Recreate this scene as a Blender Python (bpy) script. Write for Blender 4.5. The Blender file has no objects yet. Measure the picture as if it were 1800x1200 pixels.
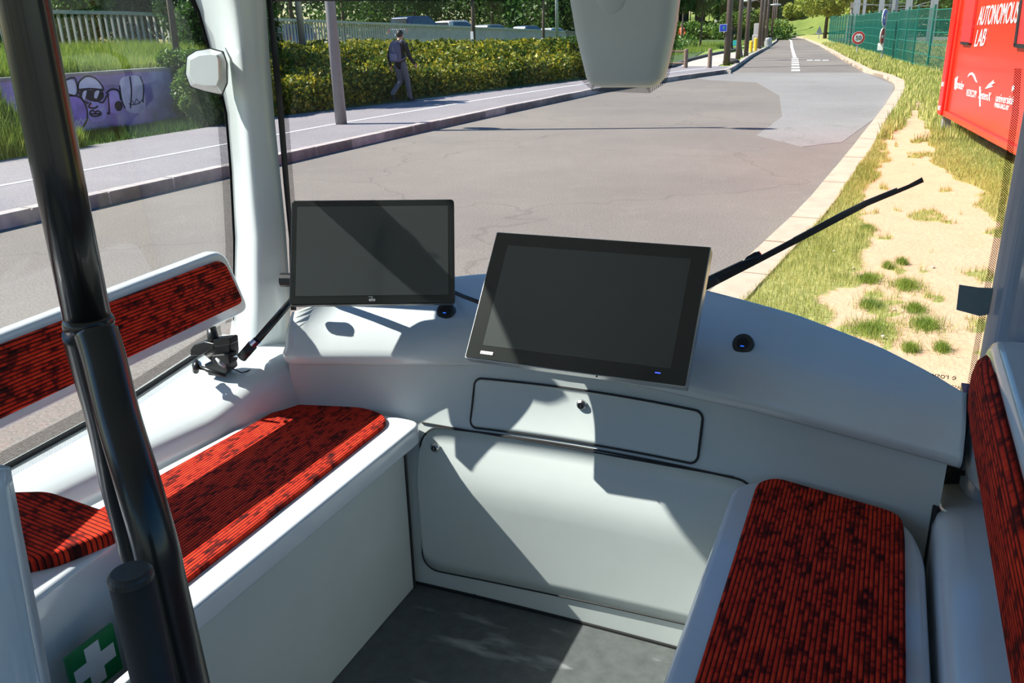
import bpy, bmesh, math, random
import numpy as np
from mathutils import Matrix, Vector
random.seed(7); rng = np.random.default_rng(7)
SC = bpy.context.scene; COL = SC.collection
PI = math.pi
# ------------------------------------------------------------------ camera
F = 1480.0; ZC = 1.78; FL = 0.40
def _R(yaw, pitch, roll):
    return Matrix.Rotation(yaw, 3, 'Z') @ Matrix.Rotation(PI/2-pitch, 3, 'X') @ Matrix.Rotation(roll, 3, 'Z')
CM = _R(math.radians(24.0), math.radians(20.3), math.radians(-1.6))
cam = bpy.data.objects.new('camera', bpy.data.cameras.new('camera')); COL.objects.link(cam)
cam.matrix_world = Matrix.Translation((0, 0, ZC)) @ CM.to_4x4()
cam.data.sensor_width = 36; cam.data.lens = F/1800*36; cam.data.clip_start = 0.02; cam.data.clip_end = 2000
SC.camera = cam
# ------------------------------------------------------------------ world, sun, exposure
w = bpy.data.worlds.new('sky'); SC.world = w; w.use_nodes = True
wn = w.node_tree.nodes; wl = w.node_tree.links
bg = wn['Background']; sky = wn.new('ShaderNodeTexSky'); sky.sky_type = 'NISHITA'; sky.sun_disc = False
SUN = Vector((1.0, 0.27, -1.06)).normalized()
sky.sun_elevation = math.asin(-SUN.z); sky.sun_rotation = math.atan2(-SUN.x, -SUN.y)
sky.air_density = 1.0; sky.dust_density = 0.6; sky.ozone_density = 1.2
hs_ = wn.new('ShaderNodeHueSaturation'); hs_.inputs['Saturation'].default_value = 1.5; wl.new(sky.outputs[0], hs_.inputs['Color']); wl.new(hs_.outputs[0], bg.inputs[0]); bg.inputs[1].default_value = 0.105
sl = bpy.data.lights.new('sun', 'SUN'); sl.energy = 6.8; sl.angle = math.radians(0.53); sl.color = (1.0, 0.95, 0.87)
so = bpy.data.objects.new('sun', sl); COL.objects.link(so); so.rotation_euler = SUN.to_track_quat('-Z', 'Y').to_euler()
so.location = (-20, -4, 25)
SC.view_settings.view_transform = 'Standard'; SC.view_settings.look = 'None'
SC.view_settings.gamma = 1.0; SC.view_settings.use_curve_mapping = False
SC.view_settings.exposure = 0.60
# ------------------------------------------------------------------ pixel -> place helpers (measuring aid)
def ray(px, py): return CM @ Vector(((px-900)/F, (600-py)/F, -1.0))
CC = Vector((0, 0, ZC)); FW = ray(900, 600)
def HX(px, py, v): r = ray(px, py); return CC + r*((v-CC.x)/r.x)
def HY(px, py, v): r = ray(px, py); return CC + r*((v-CC.y)/r.y)
def HZ(px, py, v): r = ray(px, py); return CC + r*((v-CC.z)/r.z)
def HD(px, py, d): r = ray(px, py); return CC + r*(d/r.dot(FW))
def HP(px, py, p0, n): r = ray(px, py); n = Vector(n); return CC + r*((Vector(p0)-CC).dot(n)/r.dot(n))
def lerp(a, b, t): return a+(b-a)*t
def interp(x, xs, ys): return float(np.interp(x, xs, ys))
# ------------------------------------------------------------------ materials
MATS = {}
class NT:
    def __init__(s, name):
        s.m = bpy.data.materials.new(name); s.m.use_nodes = True; s.n = s.m.node_tree.nodes; s.l = s.m.node_tree.links
        s.b = s.n['Principled BSDF']; s.out = s.n['Material Output']
    def node(s, t, **k):
        n = s.n.new(t)
        for a, v in k.items(): setattr(n, a, v)
        return n
    def lk(s, a, b): s.l.new(a, b)
    def math(s, op, a, b=None, c=None):
        n = s.node('ShaderNodeMath', operation=op)
        for i, v in enumerate((a, b, c)):
            if v is None: continue
            if isinstance(v, (int, float)): n.inputs[i].default_value = v
            else: s.lk(v, n.inputs[i])
        return n.outputs[0]
    def noise(s, vec, scale, detail=4, rough=.6):
        n = s.node('ShaderNodeTexNoise'); n.inputs['Scale'].default_value = scale; n.inputs['Detail'].default_value = detail
        n.inputs['Roughness'].default_value = rough
        if vec is not None: s.lk(vec, n.inputs['Vector'])
        return n.outputs[0]
    def ramp(s, fac, stops):
        n = s.node('ShaderNodeValToRGB'); e = n.color_ramp.elements
        while len(e) < len(stops): e.new(.5)
        for i, (p, c) in enumerate(stops): e[i].position = p; e[i].color = (*c, 1)
        s.lk(fac, n.inputs[0]); return n.outputs[0]
    def mix(s, fac, a, b):
        n = s.node('ShaderNodeMix', data_type='RGBA')
        for i, v in ((0, fac), (6, a), (7, b)):
            if isinstance(v, (int, float)): n.inputs[i].default_value = v
            elif isinstance(v, tuple): n.inputs[i].default_value = (*v, 1)
            else: s.lk(v, n.inputs[i])
        return n.outputs[2]
    def bump(s, h, strength=.3, dist=.01):
        n = s.node('ShaderNodeBump'); n.inputs['Strength'].default_value = strength; n.inputs['Distance'].default_value = dist
        s.lk(h, n.inputs['Height']); s.lk(n.outputs[0], s.b.inputs['Normal'])
    def coord(s, kind='Object'): return s.node('ShaderNodeTexCoord').outputs[kind]
    def pos(s): return s.node('ShaderNodeNewGeometry').outputs['Position']
def mat(name, col, rough=.5, metal=0., coat=0., var=0., vscale=8, bump=0., emit=None, spec=None):
    if name in MATS: return MATS[name]
    t = NT(name); b = t.b
    b.inputs['Base Color'].default_value = (*col, 1); b.inputs['Roughness'].default_value = rough
    b.inputs['Metallic'].default_value = metal; b.inputs['Coat Weight'].default_value = coat
    b.inputs['Coat Roughness'].default_value = .08
    if spec is not None: b.inputs['Specular IOR Level'].default_value = spec
    nz = t.noise(t.pos(), vscale)
    v = max(var, .03)
    t.lk(t.ramp(nz, [(.25, tuple(c*(1-v) for c in col)), (.75, tuple(min(1, c*(1+v)) for c in col))]), b.inputs['Base Color'])
    if bump: t.bump(t.noise(t.pos(), vscale*6), bump, .01)
    if emit: b.inputs['Emission Color'].default_value = (*emit[0], 1); b.inputs['Emission Strength'].default_value = emit[1]
    MATS[name] = t.m; return t.m
WHITE = mat('white_moulded_plastic', (.63, .68, .685), .22, coat=.35, var=.03, vscale=5, bump=.015)
PANEL = mat('grey_painted_panel', (.54, .59, .58), .42, coat=.05, var=.03, vscale=7)
SHELL = mat('gloss_white_seat_shell', (.64, .69, .74), .15, coat=.6, var=.02)
BLACKP = mat('black_satin_metal', (.010, .010, .010), .30, coat=.25)
BLACKR = mat('black_rubber', (.012, .012, .013), .6)
BLACKPL = mat('black_plastic', (.012, .013, .014), .35)
SCREEN = mat('dark_glass_screen', (.040, .048, .046), .22, coat=1.0)
BEZEL = mat('black_glass_bezel', (.012, .015, .014), .2, coat=.6)
METAL = mat('brushed_metal', (.55, .55, .56), .3, metal=1)
STEEL = mat('galvanised_steel', (.42, .44, .46), .5, metal=.5, var=.1)
FLOORM = mat('dark_rubber_floor', (.085, .095, .095), .5, var=.25, vscale=30, bump=.08)
_t = FLOORM.node_tree; _p = _t.nodes.new('ShaderNodeNewGeometry'); _m = _t.nodes.new('ShaderNodeMapping'); _m.inputs['Scale'].default_value = (5, 19, 1); _m.inputs['Rotation'].default_value = (0, 0, .5)
_n = _t.nodes.new('ShaderNodeTexNoise'); _n.inputs['Detail'].default_value = 6; _n.inputs['Scale'].default_value = 1.0; _r = _t.nodes.new('ShaderNodeValToRGB'); _r.color_ramp.elements[0].position = .60; _r.color_ramp.elements[1].position = .80
_x = _t.nodes.new('ShaderNodeMix'); _x.data_type = 'RGBA'; _b = _t.nodes['Principled BSDF']; _s = _b.inputs['Base Color'].links[0].from_socket
_t.links.new(_p.outputs['Position'], _m.inputs[0]); _t.links.new(_m.outputs[0], _n.inputs[0]); _t.links.new(_n.outputs[0], _r.inputs[0]); _t.links.new(_r.outputs[0], _x.inputs[0]); _t.links.new(_s, _x.inputs[6]); _x.inputs[7].default_value = (.4, .42, .42, 1); _t.links.new(_x.outputs[2], _b.inputs['Base Color'])
def fabric(name, axis):
    t = NT(name); sep = t.node('ShaderNodeSeparateXYZ'); t.lk(t.coord(), sep.inputs[0])
    a = sep.outputs[axis]; l = sep.outputs[1-axis] if axis < 2 else sep.outputs[1]
    s = t.math('MULTIPLY', a, 1/.0078); fr = t.math('FRACT', s); ix = t.math('FLOOR', s)
    rib = t.math('SINE', t.math('MULTIPLY', fr, PI))
    cv = t.node('ShaderNodeCombineXYZ'); t.lk(t.math('MULTIPLY', ix, .9), cv.inputs[0]); t.lk(t.math('MULTIPLY', l, 42), cv.inputs[1])
    n1 = t.noise(cv.outputs[0], .9, 2)
    cv2 = t.node('ShaderNodeCombineXYZ'); t.lk(t.math('MULTIPLY', ix, .27), cv2.inputs[0]); t.lk(t.math('MULTIPLY', l, 13), cv2.inputs[1])
    n2 = t.noise(cv2.outputs[0], 1.0, 3)
    blot = t.math('ADD', t.math('MULTIPLY', n2, .56), t.math('MULTIPLY', n1, .44))
    col = t.ramp(blot, [(.37, (.022, .004, .004)), (.44, (.17, .010, .006)), (.50, (.62, .030, .011)), (.66, (.84, .060, .017))])
    edge = t.ramp(rib, [(.22, (0, 0, 0)), (.68, (1, 1, 1))])
    t.lk(t.mix(edge, (.018, .004, .005), col), t.b.inputs['Base Color'])
    t.b.inputs['Roughness'].default_value = .85; t.b.inputs['Sheen Weight'].default_value = .25
    t.b.inputs['Sheen Tint'].default_value = (1, .1, .05, 1)
    t.b.inputs['Specular IOR Level'].default_value = .15
    t.bump(rib, .6, .0025); return t.m
FAB_X = fabric('ribbed_red_fabric_lengthwise', 0)   # ribs counted along x, running along y
FAB_Z = fabric('ribbed_red_fabric_upright', 2)      # ribs counted along z, running along y
FAB_Y = fabric('ribbed_red_fabric_crosswise', 1)    # ribs counted along y, running along x
def glass(name, tint=(.93, .96, .95), gl=.9, ior=.035):
    t = NT(name); tr = t.node('ShaderNodeBsdfTransparent'); tr.inputs[0].default_value = (*tint, 1)
    g = t.node('ShaderNodeBsdfGlossy'); g.inputs['Roughness'].default_value = .02; g.inputs[0].default_value = (gl, gl, gl, 1)
    lw = t.node('ShaderNodeLayerWeight'); lw.inputs['Blend'].default_value = .5
    f5 = t.math('POWER', lw.outputs['Facing'], 4.0); fr = t.math('ADD', t.math('MULTIPLY', f5, .75), ior)
    mx = t.node('ShaderNodeMixShader'); t.lk(fr, mx.inputs[0]); t.lk(tr.outputs[0], mx.inputs[1]); t.lk(g.outputs[0], mx.inputs[2])
    t.n.remove(t.b); t.lk(mx.outputs[0], t.out.inputs[0]); return t.m
GLASS = glass('clear_window_glass'); GLASSW = glass('windscreen_glass', (.96, .97, .96), .8, .02)
def dots(name, axis):
    t = NT(name); t.n.remove(t.b)
    sep = t.node('ShaderNodeSeparateXYZ'); t.lk(t.coord('UV'), sep.inputs[0])
    u = t.math('MULTIPLY', sep.outputs[0], 1/.0042); v = t.math('MULTIPLY', sep.outputs[1], 1/.0042)
    def lat(o):
        a = t.math('SUBTRACT', t.math('FRACT', t.math('ADD', u, o)), .5); b = t.math('SUBTRACT', t.math('FRACT', t.math('ADD', v, o)), .5)
        return t.math('SQRT', t.math('ADD', t.math('MULTIPLY', a, a), t.math('MULTIPLY', b, b)))
    d = t.math('MINIMUM', lat(0.), lat(.5))
    m = t.math('LESS_THAN', d, .27)
    tr = t.node('ShaderNodeBsdfTransparent'); df = t.node('ShaderNodeBsdfDiffuse'); df.inputs[0].default_value = (.01, .01, .01, 1)
    mx = t.node('ShaderNodeMixShader'); t.lk(m, mx.inputs[0]); t.lk(tr.outputs[0], mx.inputs[1]); t.lk(df.outputs[0], mx.inputs[2])
    t.lk(mx.outputs[0], t.out.inputs[0]); return t.m
DOTS = dots('printed_dot_border', 0)
FRIT = mat('black_printed_glass_edge', (.008, .008, .009), .3)
def road_mat(name, c1, c2, sc=1.0, crack=True):
    t = NT(name); p = t.pos()
    big = t.noise(p, .22*sc, 5); fine = t.noise(p, 55, 3, .7); med = t.noise(p, 3.2, 5)
    base = t.ramp(big, [(.35, c1), (.65, c2)])
    sp = t.ramp(fine, [(.35, (.72, .72, .72)), (.65, (1.2, 1.2, 1.2))])
    n = t.node('ShaderNodeMix', data_type='RGBA', blend_type='MULTIPLY'); n.inputs[0].default_value = 1
    t.lk(base, n.inputs[6]); t.lk(sp, n.inputs[7])
    c = n.outputs[2]
    c = t.mix(t.math('MULTIPLY', t.ramp(med, [(.55, (0, 0, 0)), (.75, (1, 1, 1))]), .25), c, tuple(x*1.25 for x in c2))
    if crack:
        v = t.node('ShaderNodeTexVoronoi', feature='DISTANCE_TO_EDGE'); v.inputs['Scale'].default_value = .28
        w_ = t.node('ShaderNodeVectorMath', operation='ADD'); t.lk(p, w_.inputs[0])
        nn = t.node('ShaderNodeTexNoise'); nn.inputs['Scale'].default_value = 1.2; t.lk(p, nn.inputs[0]); t.lk(nn.outputs[1], w_.inputs[1])
        t.lk(w_.outputs[0], v.inputs['Vector'])
        k = t.ramp(v.outputs['Distance'], [(.002, (1, 1, 1)), (.006, (0, 0, 0))])
        c = t.mix(t.math('MULTIPLY', k, .35), c, tuple(x*.5 for x in c1))
    t.lk(c, t.b.inputs['Base Color']); t.b.inputs['Roughness'].default_value = .9
    t.b.inputs['Specular IOR Level'].default_value = .25
    t.bump(fine, .35, .01); return t.m
ROAD = road_mat('worn_asphalt', (.178, .160, .144), (.228, .203, .178))
PATCH = road_mat('grey_asphalt_patch', (.23, .22, .212), (.275, .265, .255))
WALK = road_mat('pinkish_footway_asphalt', (.225, .21, .222), (.28, .26, .272), crack=False)
PATHM = road_mat('pale_path', (.45, .40, .35), (.55, .48, .42), crack=False)
KERB_L = mat('grey_granite_kerb', (.42, .37, .35), .8, var=.25, vscale=6, bump=.3)
KERB_R = mat('pale_concrete_kerb', (.50, .39, .29), .85, var=.15, vscale=5, bump=.3)
PAINT = mat('white_road_paint', (.75, .75, .74), .7, var=.1, vscale=20)
def leafmat(name, cols, trans=.35):
    t = NT(name); g = t.node('ShaderNodeNewGeometry'); oi = t.node('ShaderNodeObjectInfo')
    r = g.outputs['Random Per Island']; nz = t.noise(g.outputs['Position'], .8, 3)
    f = t.math('ADD', t.math('MULTIPLY', r, .55), t.math('MULTIPLY', nz, .45))
    c = t.ramp(f, [(.2, cols[0]), (.5, cols[1]), (.8, cols[2])])
    t.lk(c, t.b.inputs['Base Color']); t.b.inputs['Roughness'].default_value = .5; t.b.inputs['Specular IOR Level'].default_value = .35
    tl = t.node('ShaderNodeBsdfTranslucent'); t.lk(c, tl.inputs[0])
    mx = t.node('ShaderNodeMixShader'); mx.inputs[0].default_value = trans
    t.lk(t.b.outputs[0], mx.inputs[1]); t.lk(tl.outputs[0], mx.inputs[2]); t.lk(mx.outputs[0], t.out.inputs[0]); return t.m
LEAF_D = leafmat('dark_green_leaves', ((.02, .06, .012), (.045, .12, .02), (.10, .20, .035)))
LEAF_M = leafmat('mid_green_leaves', ((.04, .10, .015), (.09, .19, .03), (.20, .30, .05)))
LEAF_Y = leafmat('yellow_green_leaves', ((.14, .22, .03), (.34, .42, .06), (.60, .58, .14)))
LEAF_H = leafmat('hedge_leaves', ((.025, .07, .008), (.14, .19, .015), (.52, .42, .03)))
GRASS = leafmat('fresh_grass', ((.10, .17, .02), (.22, .34, .04), (.42, .46, .10)))
GRASSD = leafmat('dry_verge_grass', ((.16, .21, .04), (.42, .45, .11), (.80, .68, .30)))
BARK = mat('bark', (.10, .075, .055), .9, var=.3, vscale=12, bump=.4)
def groundmat(name, c1, c2, sc=2.):
    t = NT(name); p = t.pos(); a = t.noise(p, sc, 6, .7); b = t.noise(p, 40, 3)
    t.lk(t.mix(t.math('MULTIPLY', b, .5), t.ramp(a, [(.35, c1), (.65, c2)]), tuple(x*1.2 for x in c2)), t.b.inputs['Base Color'])
    t.b.inputs['Roughness'].default_value = .95; t.bump(b, .4, .02); return t.m
GGREEN = groundmat('grassy_ground', (.10, .17, .03), (.24, .33, .06), 1.5)
GDARK = groundmat('dark_green_leafy_ground', (.03, .06, .012), (.07, .12, .025), 2)  # plain dark green ground tones mixed by noise
GHILL = groundmat('hillside_grass', (.08, .13, .02), (.17, .22, .04), .4)
def vergemat():
    t = NT('worn_dirt_and_grass'); p = t.pos()
    at = t.node('ShaderNodeAttribute', attribute_name='grass')
    d = t.mix(t.noise(p, 6, 5), (.52, .32, .185), (.66, .45, .29)); fine = t.noise(p, 60, 3)
    d = t.mix(t.math('MULTIPLY', fine, .3), d, (.44, .28, .15))
    g = t.mix(t.noise(p, 14, 4), (.22, .25, .06), (.45, .42, .15))
    f = t.math('ADD', at.outputs['Fac'], t.math('MULTIPLY', t.math('SUBTRACT', t.noise(p, 9, 4), .5), 1.0))
    t.lk(t.mix(t.ramp(f, [(.42, (0, 0, 0)), (.62, (1, 1, 1))]), d, g), t.b.inputs['Base Color'])
    t.b.inputs['Roughness'].default_value = .95; t.bump(t.noise(p, 25, 5), .5, .02); return t.m
VERGE = vergemat()
# ------------------------------------------------------------------ mesh helpers
W = {}
def ob(name, V, Fc, m, parent=None, smooth=False, origin=None, bevel=0, seg=2, uv=None):
    V = np.array([tuple(v) for v in V], float)
    if parent is not None: o0 = W[parent.name]
    elif origin is not None: o0 = np.array(origin, float)
    else: o0 = np.array([(V[:, 0].min()+V[:, 0].max())/2, (V[:, 1].min()+V[:, 1].max())/2, V[:, 2].min()])
    me = bpy.data.meshes.new(name); me.from_pydata((V-o0).tolist(), [], Fc)
    if uv is not None:
        lay = me.uv_layers.new(name='UVMap')
        for lp in me.loops: lay.data[lp.index].uv = uv[lp.vertex_index]
    me.materials.append(m)
    if smooth: me.polygons.foreach_set('use_smooth', [True]*len(me.polygons))
    me.update()
    o = bpy.data.objects.new(name, me); COL.objects.link(o); W[o.name] = o0
    if parent is not None: o.parent = parent
    else: o.location = o0
    if bevel:
        b = o.modifiers.new('bevel', 'BEVEL'); b.width = bevel; b.segments = seg; b.limit_method = 'ANGLE'; b.angle_limit = math.radians(35)
        me.polygons.foreach_set('use_smooth', [True]*len(me.polygons)); n = o.modifiers.new('wn', 'WEIGHTED_NORMAL'); n.keep_sharp = False
    return o
def empty(name, loc, label, cat, group=None, rz=0):
    o = bpy.data.objects.new(name, None); COL.objects.link(o); o.location = loc; o.rotation_euler.z = rz; o.empty_display_size = .1
    W[o.name] = np.array((0., 0., 0.)) if rz or loc is None else np.array(tuple(loc), float)
    return tag(o, label, cat, group)
def tag(o, label=None, cat=None, group=None, kind=None):
    for k, v in (('label', label), ('category', cat), ('group', group), ('kind', kind)):
        if v: o[k] = v
    return o
class MB:
    def __init__(s): s.V = []; s.F = []
    def add(s, V, Fc):
        n = len(s.V); s.V += [tuple(v) for v in V]; s.F += [tuple(i+n for i in f) for f in Fc]; return s
    def box(s, x0, x1, y0, y1, z0, z1, T=None):
        V = [Vector((x, y, z)) for x in (x0, x1) for y in (y0, y1) for z in (z0, z1)]
        if T is not None: V = [T @ v for v in V]
        return s.add(V, [(0, 1, 3, 2), (4, 6, 7, 5), (0, 4, 5, 1), (2, 3, 7, 6), (0, 2, 6, 4), (1, 5, 7, 3)])
    def tube(s, pts, r, n=12, cap=True):
        pts = [Vector(p) for p in pts]; rs = r if isinstance(r, (list, tuple)) else [r]*len(pts)
        V = []; up = Vector((0, 0, 1)); prev = None
        for i, p in enumerate(pts):
            d = (pts[min(i+1, len(pts)-1)]-pts[max(i-1, 0)]).normalized()
            if prev is None: a = d.cross(Vector((0, 1, 0)) if abs(d.z) > .8 else up).normalized()
            else: a = (prev-d*prev.dot(d)).normalized()
            prev = a; b = d.cross(a)
            for k in range(n):
                t = 2*PI*k/n; V.append(p+(a*math.cos(t)+b*math.sin(t))*rs[i])
        Fc = [(i*n+k, i*n+(k+1) % n, (i+1)*n+(k+1) % n, (i+1)*n+k) for i in range(len(pts)-1) for k in range(n)]
        if cap: Fc += [tuple(range(n))[::-1], tuple(range((len(pts)-1)*n, len(pts)*n))]
        return s.add(V, Fc)
    def ell(s, c, r, n=12, m=8, T=None):
        V = []; c = Vector(c)
        for i in range(m+1):
            a = PI*i/m
            for k in range(n):
                t = 2*PI*k/n; v = Vector((r[0]*math.sin(a)*math.cos(t), r[1]*math.sin(a)*math.sin(t), r[2]*math.cos(a)))
                V.append(c+(T @ v if T is not None else v))
        return s.add(V, [(i*n+k, (i+1)*n+k, (i+1)*n+(k+1) % n, i*n+(k+1) % n) for i in range(m) for k in range(n)])
    def prism(s, P, d):   # polygon P (3D list) extruded by vector d
        n = len(P); d = Vector(d); P = [Vector(p) for p in P]
        return s.add(P+[p+d for p in P], [tuple(range(n)), tuple(range(2*n-1, n-1, -1))]+[(i, i+n, (i+1) % n+n, (i+1) % n) for i in range(n)])
    def loft(s, secs, closed=False, caps=False):
        n = len(secs[0]); V = [p for q in secs for p in q]; m = n if closed else n-1
        Fc = [(i*n+k, i*n+(k+1) % n, (i+1)*n+(k+1) % n, (i+1)*n+k) for i in range(len(secs)-1) for k in range(m)]
        if caps: Fc += [tuple(range(n))[::-1], tuple(range((len(secs)-1)*n, len(secs)*n))]
        return s.add(V, Fc)
    def build(s, name, m, parent=None, **k): return ob(name, s.V, s.F, m, parent, **k)
def rrect(w, h, r, n=5):
    P = []
    for cx, cy, a0 in ((w/2-r, h/2-r, 0), (-w/2+r, h/2-r, PI/2), (-w/2+r, -h/2+r, PI), (w/2-r, -h/2+r, 1.5*PI)):
        for i in range(n+1): a = a0+PI/2*i/n; P.append((cx+r*math.cos(a), cy+r*math.sin(a)))
    return P
def roundpoly(P, R, n=6):
    out = []; m = len(P)
    for i in range(m):
        p = Vector(P[i]); a = (Vector(P[i-1])-p); b = (Vector(P[(i+1) % m])-p); r = R[i] if isinstance(R, (list, tuple)) else R
        if r <= 0: out.append(tuple(p)); continue
        r1 = min(r, a.length*.49, b.length*.49); A = p+a.normalized()*r1; B = p+b.normalized()*r1
        for k in range(n+1):
            t = k/n; out.append(tuple(A*(1-t)**2+p*2*t*(1-t)+B*t*t))
    return out
def text(name, s, m, parent, O, X, Y, size, depth=.0008, align='LEFT', sx=1.0, shear=0., mirror=False):
    cu = bpy.data.curves.new(name, 'FONT'); cu.body = s; cu.size = size; cu.extrude = depth; cu.align_x = align; cu.shear = shear; cu.offset = .0
    to = bpy.data.objects.new(name, cu); COL.objects.link(to); dg = bpy.context.evaluated_depsgraph_get()
    me = bpy.data.meshes.new_from_object(to.evaluated_get(dg)); COL.objects.unlink(to); bpy.data.objects.remove(to)
    X = Vector(X).normalized(); Y = Vector(Y).normalized(); N = X.cross(Y); O = Vector(O)
    V = [O+X*(v.co.x*sx*(-1 if mirror else 1))+Y*v.co.y+N*v.co.z for v in me.vertices]
    return ob(name, V, [tuple(p.vertices) for p in me.polygons], m, parent)
def copy_tree(o, parent=None):
    c = o.copy(); COL.objects.link(c); W[c.name] = W[o.name]
    if parent is not None: c.parent = parent; c.matrix_parent_inverse = Matrix()
    for ch in KIDS(o): copy_tree(ch, c)
    return c
def KIDS(o): return [x for x in bpy.data.objects if x.parent == o]
def vnoise(x, y, s, seed=0):
    x = np.asarray(x)*s+seed*17.3; y = np.asarray(y)*s+seed*7.7; xi = np.floor(x); yi = np.floor(y); fx = x-xi; fy = y-yi
    h = lambda a, b: np.modf(np.abs(np.sin(a*127.1+b*311.7+seed)*43758.5453))[0]
    fx = fx*fx*(3-2*fx); fy = fy*fy*(3-2*fy)
    return (h(xi, yi)*(1-fx)+h(xi+1, yi)*fx)*(1-fy)+(h(xi, yi+1)*(1-fx)+h(xi+1, yi+1)*fx)*fy
def fbm(x, y, s, seed=0): return (vnoise(x, y, s, seed)*.5+vnoise(x, y, s*2.1, seed+1)*.3+vnoise(x, y, s*4.3, seed+2)*.2)
def fast_mesh(name, V, n, m, parent=None, origin=None, nrm=None):  # V (N*n,3): N faces of n corners
    N = len(V)//n; o0 = W[parent.name] if parent is not None else (np.array(origin, float) if origin is not None else np.array([V[:, 0].mean(), V[:, 1].mean(), V[:, 2].min()]))
    me = bpy.data.meshes.new(name); me.vertices.add(N*n); me.vertices.foreach_set('co', (V-o0).astype(np.float32).ravel())
    me.loops.add(N*n); me.loops.foreach_set('vertex_index', np.arange(N*n, dtype=np.int32))
    me.polygons.add(N); me.polygons.foreach_set('loop_start', np.arange(0, N*n, n, dtype=np.int32)); me.polygons.foreach_set('loop_total', np.full(N, n, dtype=np.int32))
    me.update(calc_edges=True); me.materials.append(m)
    o = bpy.data.objects.new(name, me); COL.objects.link(o); W[o.name] = o0
    if parent is not None: o.parent = parent
    else: o.location = o0
    return o
def leaves(C, size, flat=.0):   # C (N,3) centres -> quads
    N = len(C); a = rng.normal(size=(N, 3)); a /= np.linalg.norm(a, axis=1)[:, None]; b = rng.normal(size=(N, 3)); b[:, 2] *= (1-flat)
    b = np.cross(a, b); b /= np.linalg.norm(b, axis=1)[:, None]
    s = size*rng.uniform(.6, 1.3, (N, 1)) if np.isscalar(size) else size[:, None]*rng.uniform(.6, 1.3, (N, 1))
    return np.stack([C-a*s, C-b*s*.5, C+a*s, C+b*s*.5], 1).reshape(-1, 3)
def blobpts(blobs, N):   # points near surfaces of ellipsoid clumps
    out = []; ar = np.array([b[3]*b[4] for b in blobs]); ar = ar/ar.sum()
    for b, f in zip(blobs, ar):
        n = max(4, int(N*f)); d = rng.normal(size=(n, 3)); d /= np.linalg.norm(d, axis=1)[:, None]
        r = rng.uniform(.62, 1.06, (n, 1)); out.append(np.array(b[:3])+d*r*np.array([b[3], b[3], b[4]]))
    return np.concatenate(out)
def clump(cx, cy, cz, R, H, k, seed=0):   # ellipsoid clumps making a crown
    B = [(cx, cy, cz, R*.7, H*.7)]
    for i in range(k):
        d = rng.normal(size=3); d /= np.linalg.norm(d); rr = rng.uniform(.25, .45)*R
        B.append((cx+d[0]*R*.72, cy+d[1]*R*.72, cz+d[2]*H*.72, rr, rr*min(1, H/R+.2)))
    return B
def tree(name, x, y, z, hgt, R, H, m, nleaf, lsize, label, group=None, trunk_r=.15, k=14, guard=False):
    t = empty(name, (x, y, z), label, 'tree', group)
    b = MB(); top = Vector((x+.1, y, z+hgt-H*.3)); b.tube([(x, y, z-.3), (x+.03, y, z+hgt*.3), top], [trunk_r, trunk_r*.8, trunk_r*.35], 8)
    for i in range(5):
        a = i*2*PI/5; q = Vector((x, y, z+hgt-H*1.1)); b.tube([q, q+Vector((math.cos(a)*R*.35, math.sin(a)*R*.35, H*.5)), q+Vector((math.cos(a)*R*.7, math.sin(a)*R*.7, H*.9))], [trunk_r*.45, trunk_r*.3, trunk_r*.1], 5)
    b.build('trunk', BARK, t, smooth=True)
    P = blobpts(clump(x, y, z+hgt-H*.4, R, H, k), nleaf)
    fast_mesh('foliage', leaves(P, lsize), 4, m, t)
    return t
def bush(name, blobs, n, size, m, label, cat='shrub', kind=None, group=None):
    return tag(fast_mesh(name, leaves(blobpts(blobs, n), size), 4, m), label, cat, group, kind)
def blades(P, h, wd, lean=.4):
    N = len(P); a = rng.uniform(0, 2*PI, N); d = np.stack([np.cos(a), np.sin(a), np.zeros(N)], 1); hh = (h*rng.uniform(.5, 1.3, N))[:, None]
    a2 = rng.uniform(0, 2*PI, N); ln = np.stack([np.cos(a2), np.sin(a2), np.zeros(N)], 1)*hh*rng.uniform(0, lean, (N, 1))
    w_ = wd if np.isscalar(wd) else wd[:, None]
    return np.stack([P-d*w_, P+d*w_, P+ln+np.array([0, 0, 1])*hh], 1).reshape(-1, 3)
# ================================================================== OUTDOOR GROUND
def struct(o): o['kind'] = 'structure'; return o
def slab(name, P, z0, z1, m, **k):
    b = MB(); b.prism([(p[0], p[1], z0) for p in P], (0, 0, z1-z0)); return b.build(name, m, **k)
struct(slab('road', [(-120, -60), (120, -60), (120, 260), (-120, 260)], -.4, 0, ROAD))
KL = [(-8.2, -30), (-8.2, 5.7), (-8.18, 13), (-8.05, 18), (-7.8, 24), (-6.95, 29.5), (-5.9, 34.2), (-6.1, 37), (-7.4, 50), (-8.9, 67.8), (-11, 90), (-14.6, 120), (-22, 142), (-40, 160)]
KR = [(-1.25, -10), (-1.22, 2), (-1.0, 5.37), (-.9, 6.3), (-.69, 8.5), (-.45, 13), (-.13, 20), (.03, 25), (.0, 28), (-.35, 31), (-1.05, 34.3), (-2.5, 46), (-5.7, 73), (-9.6, 102), (-14, 128), (-20, 140)]
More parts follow.
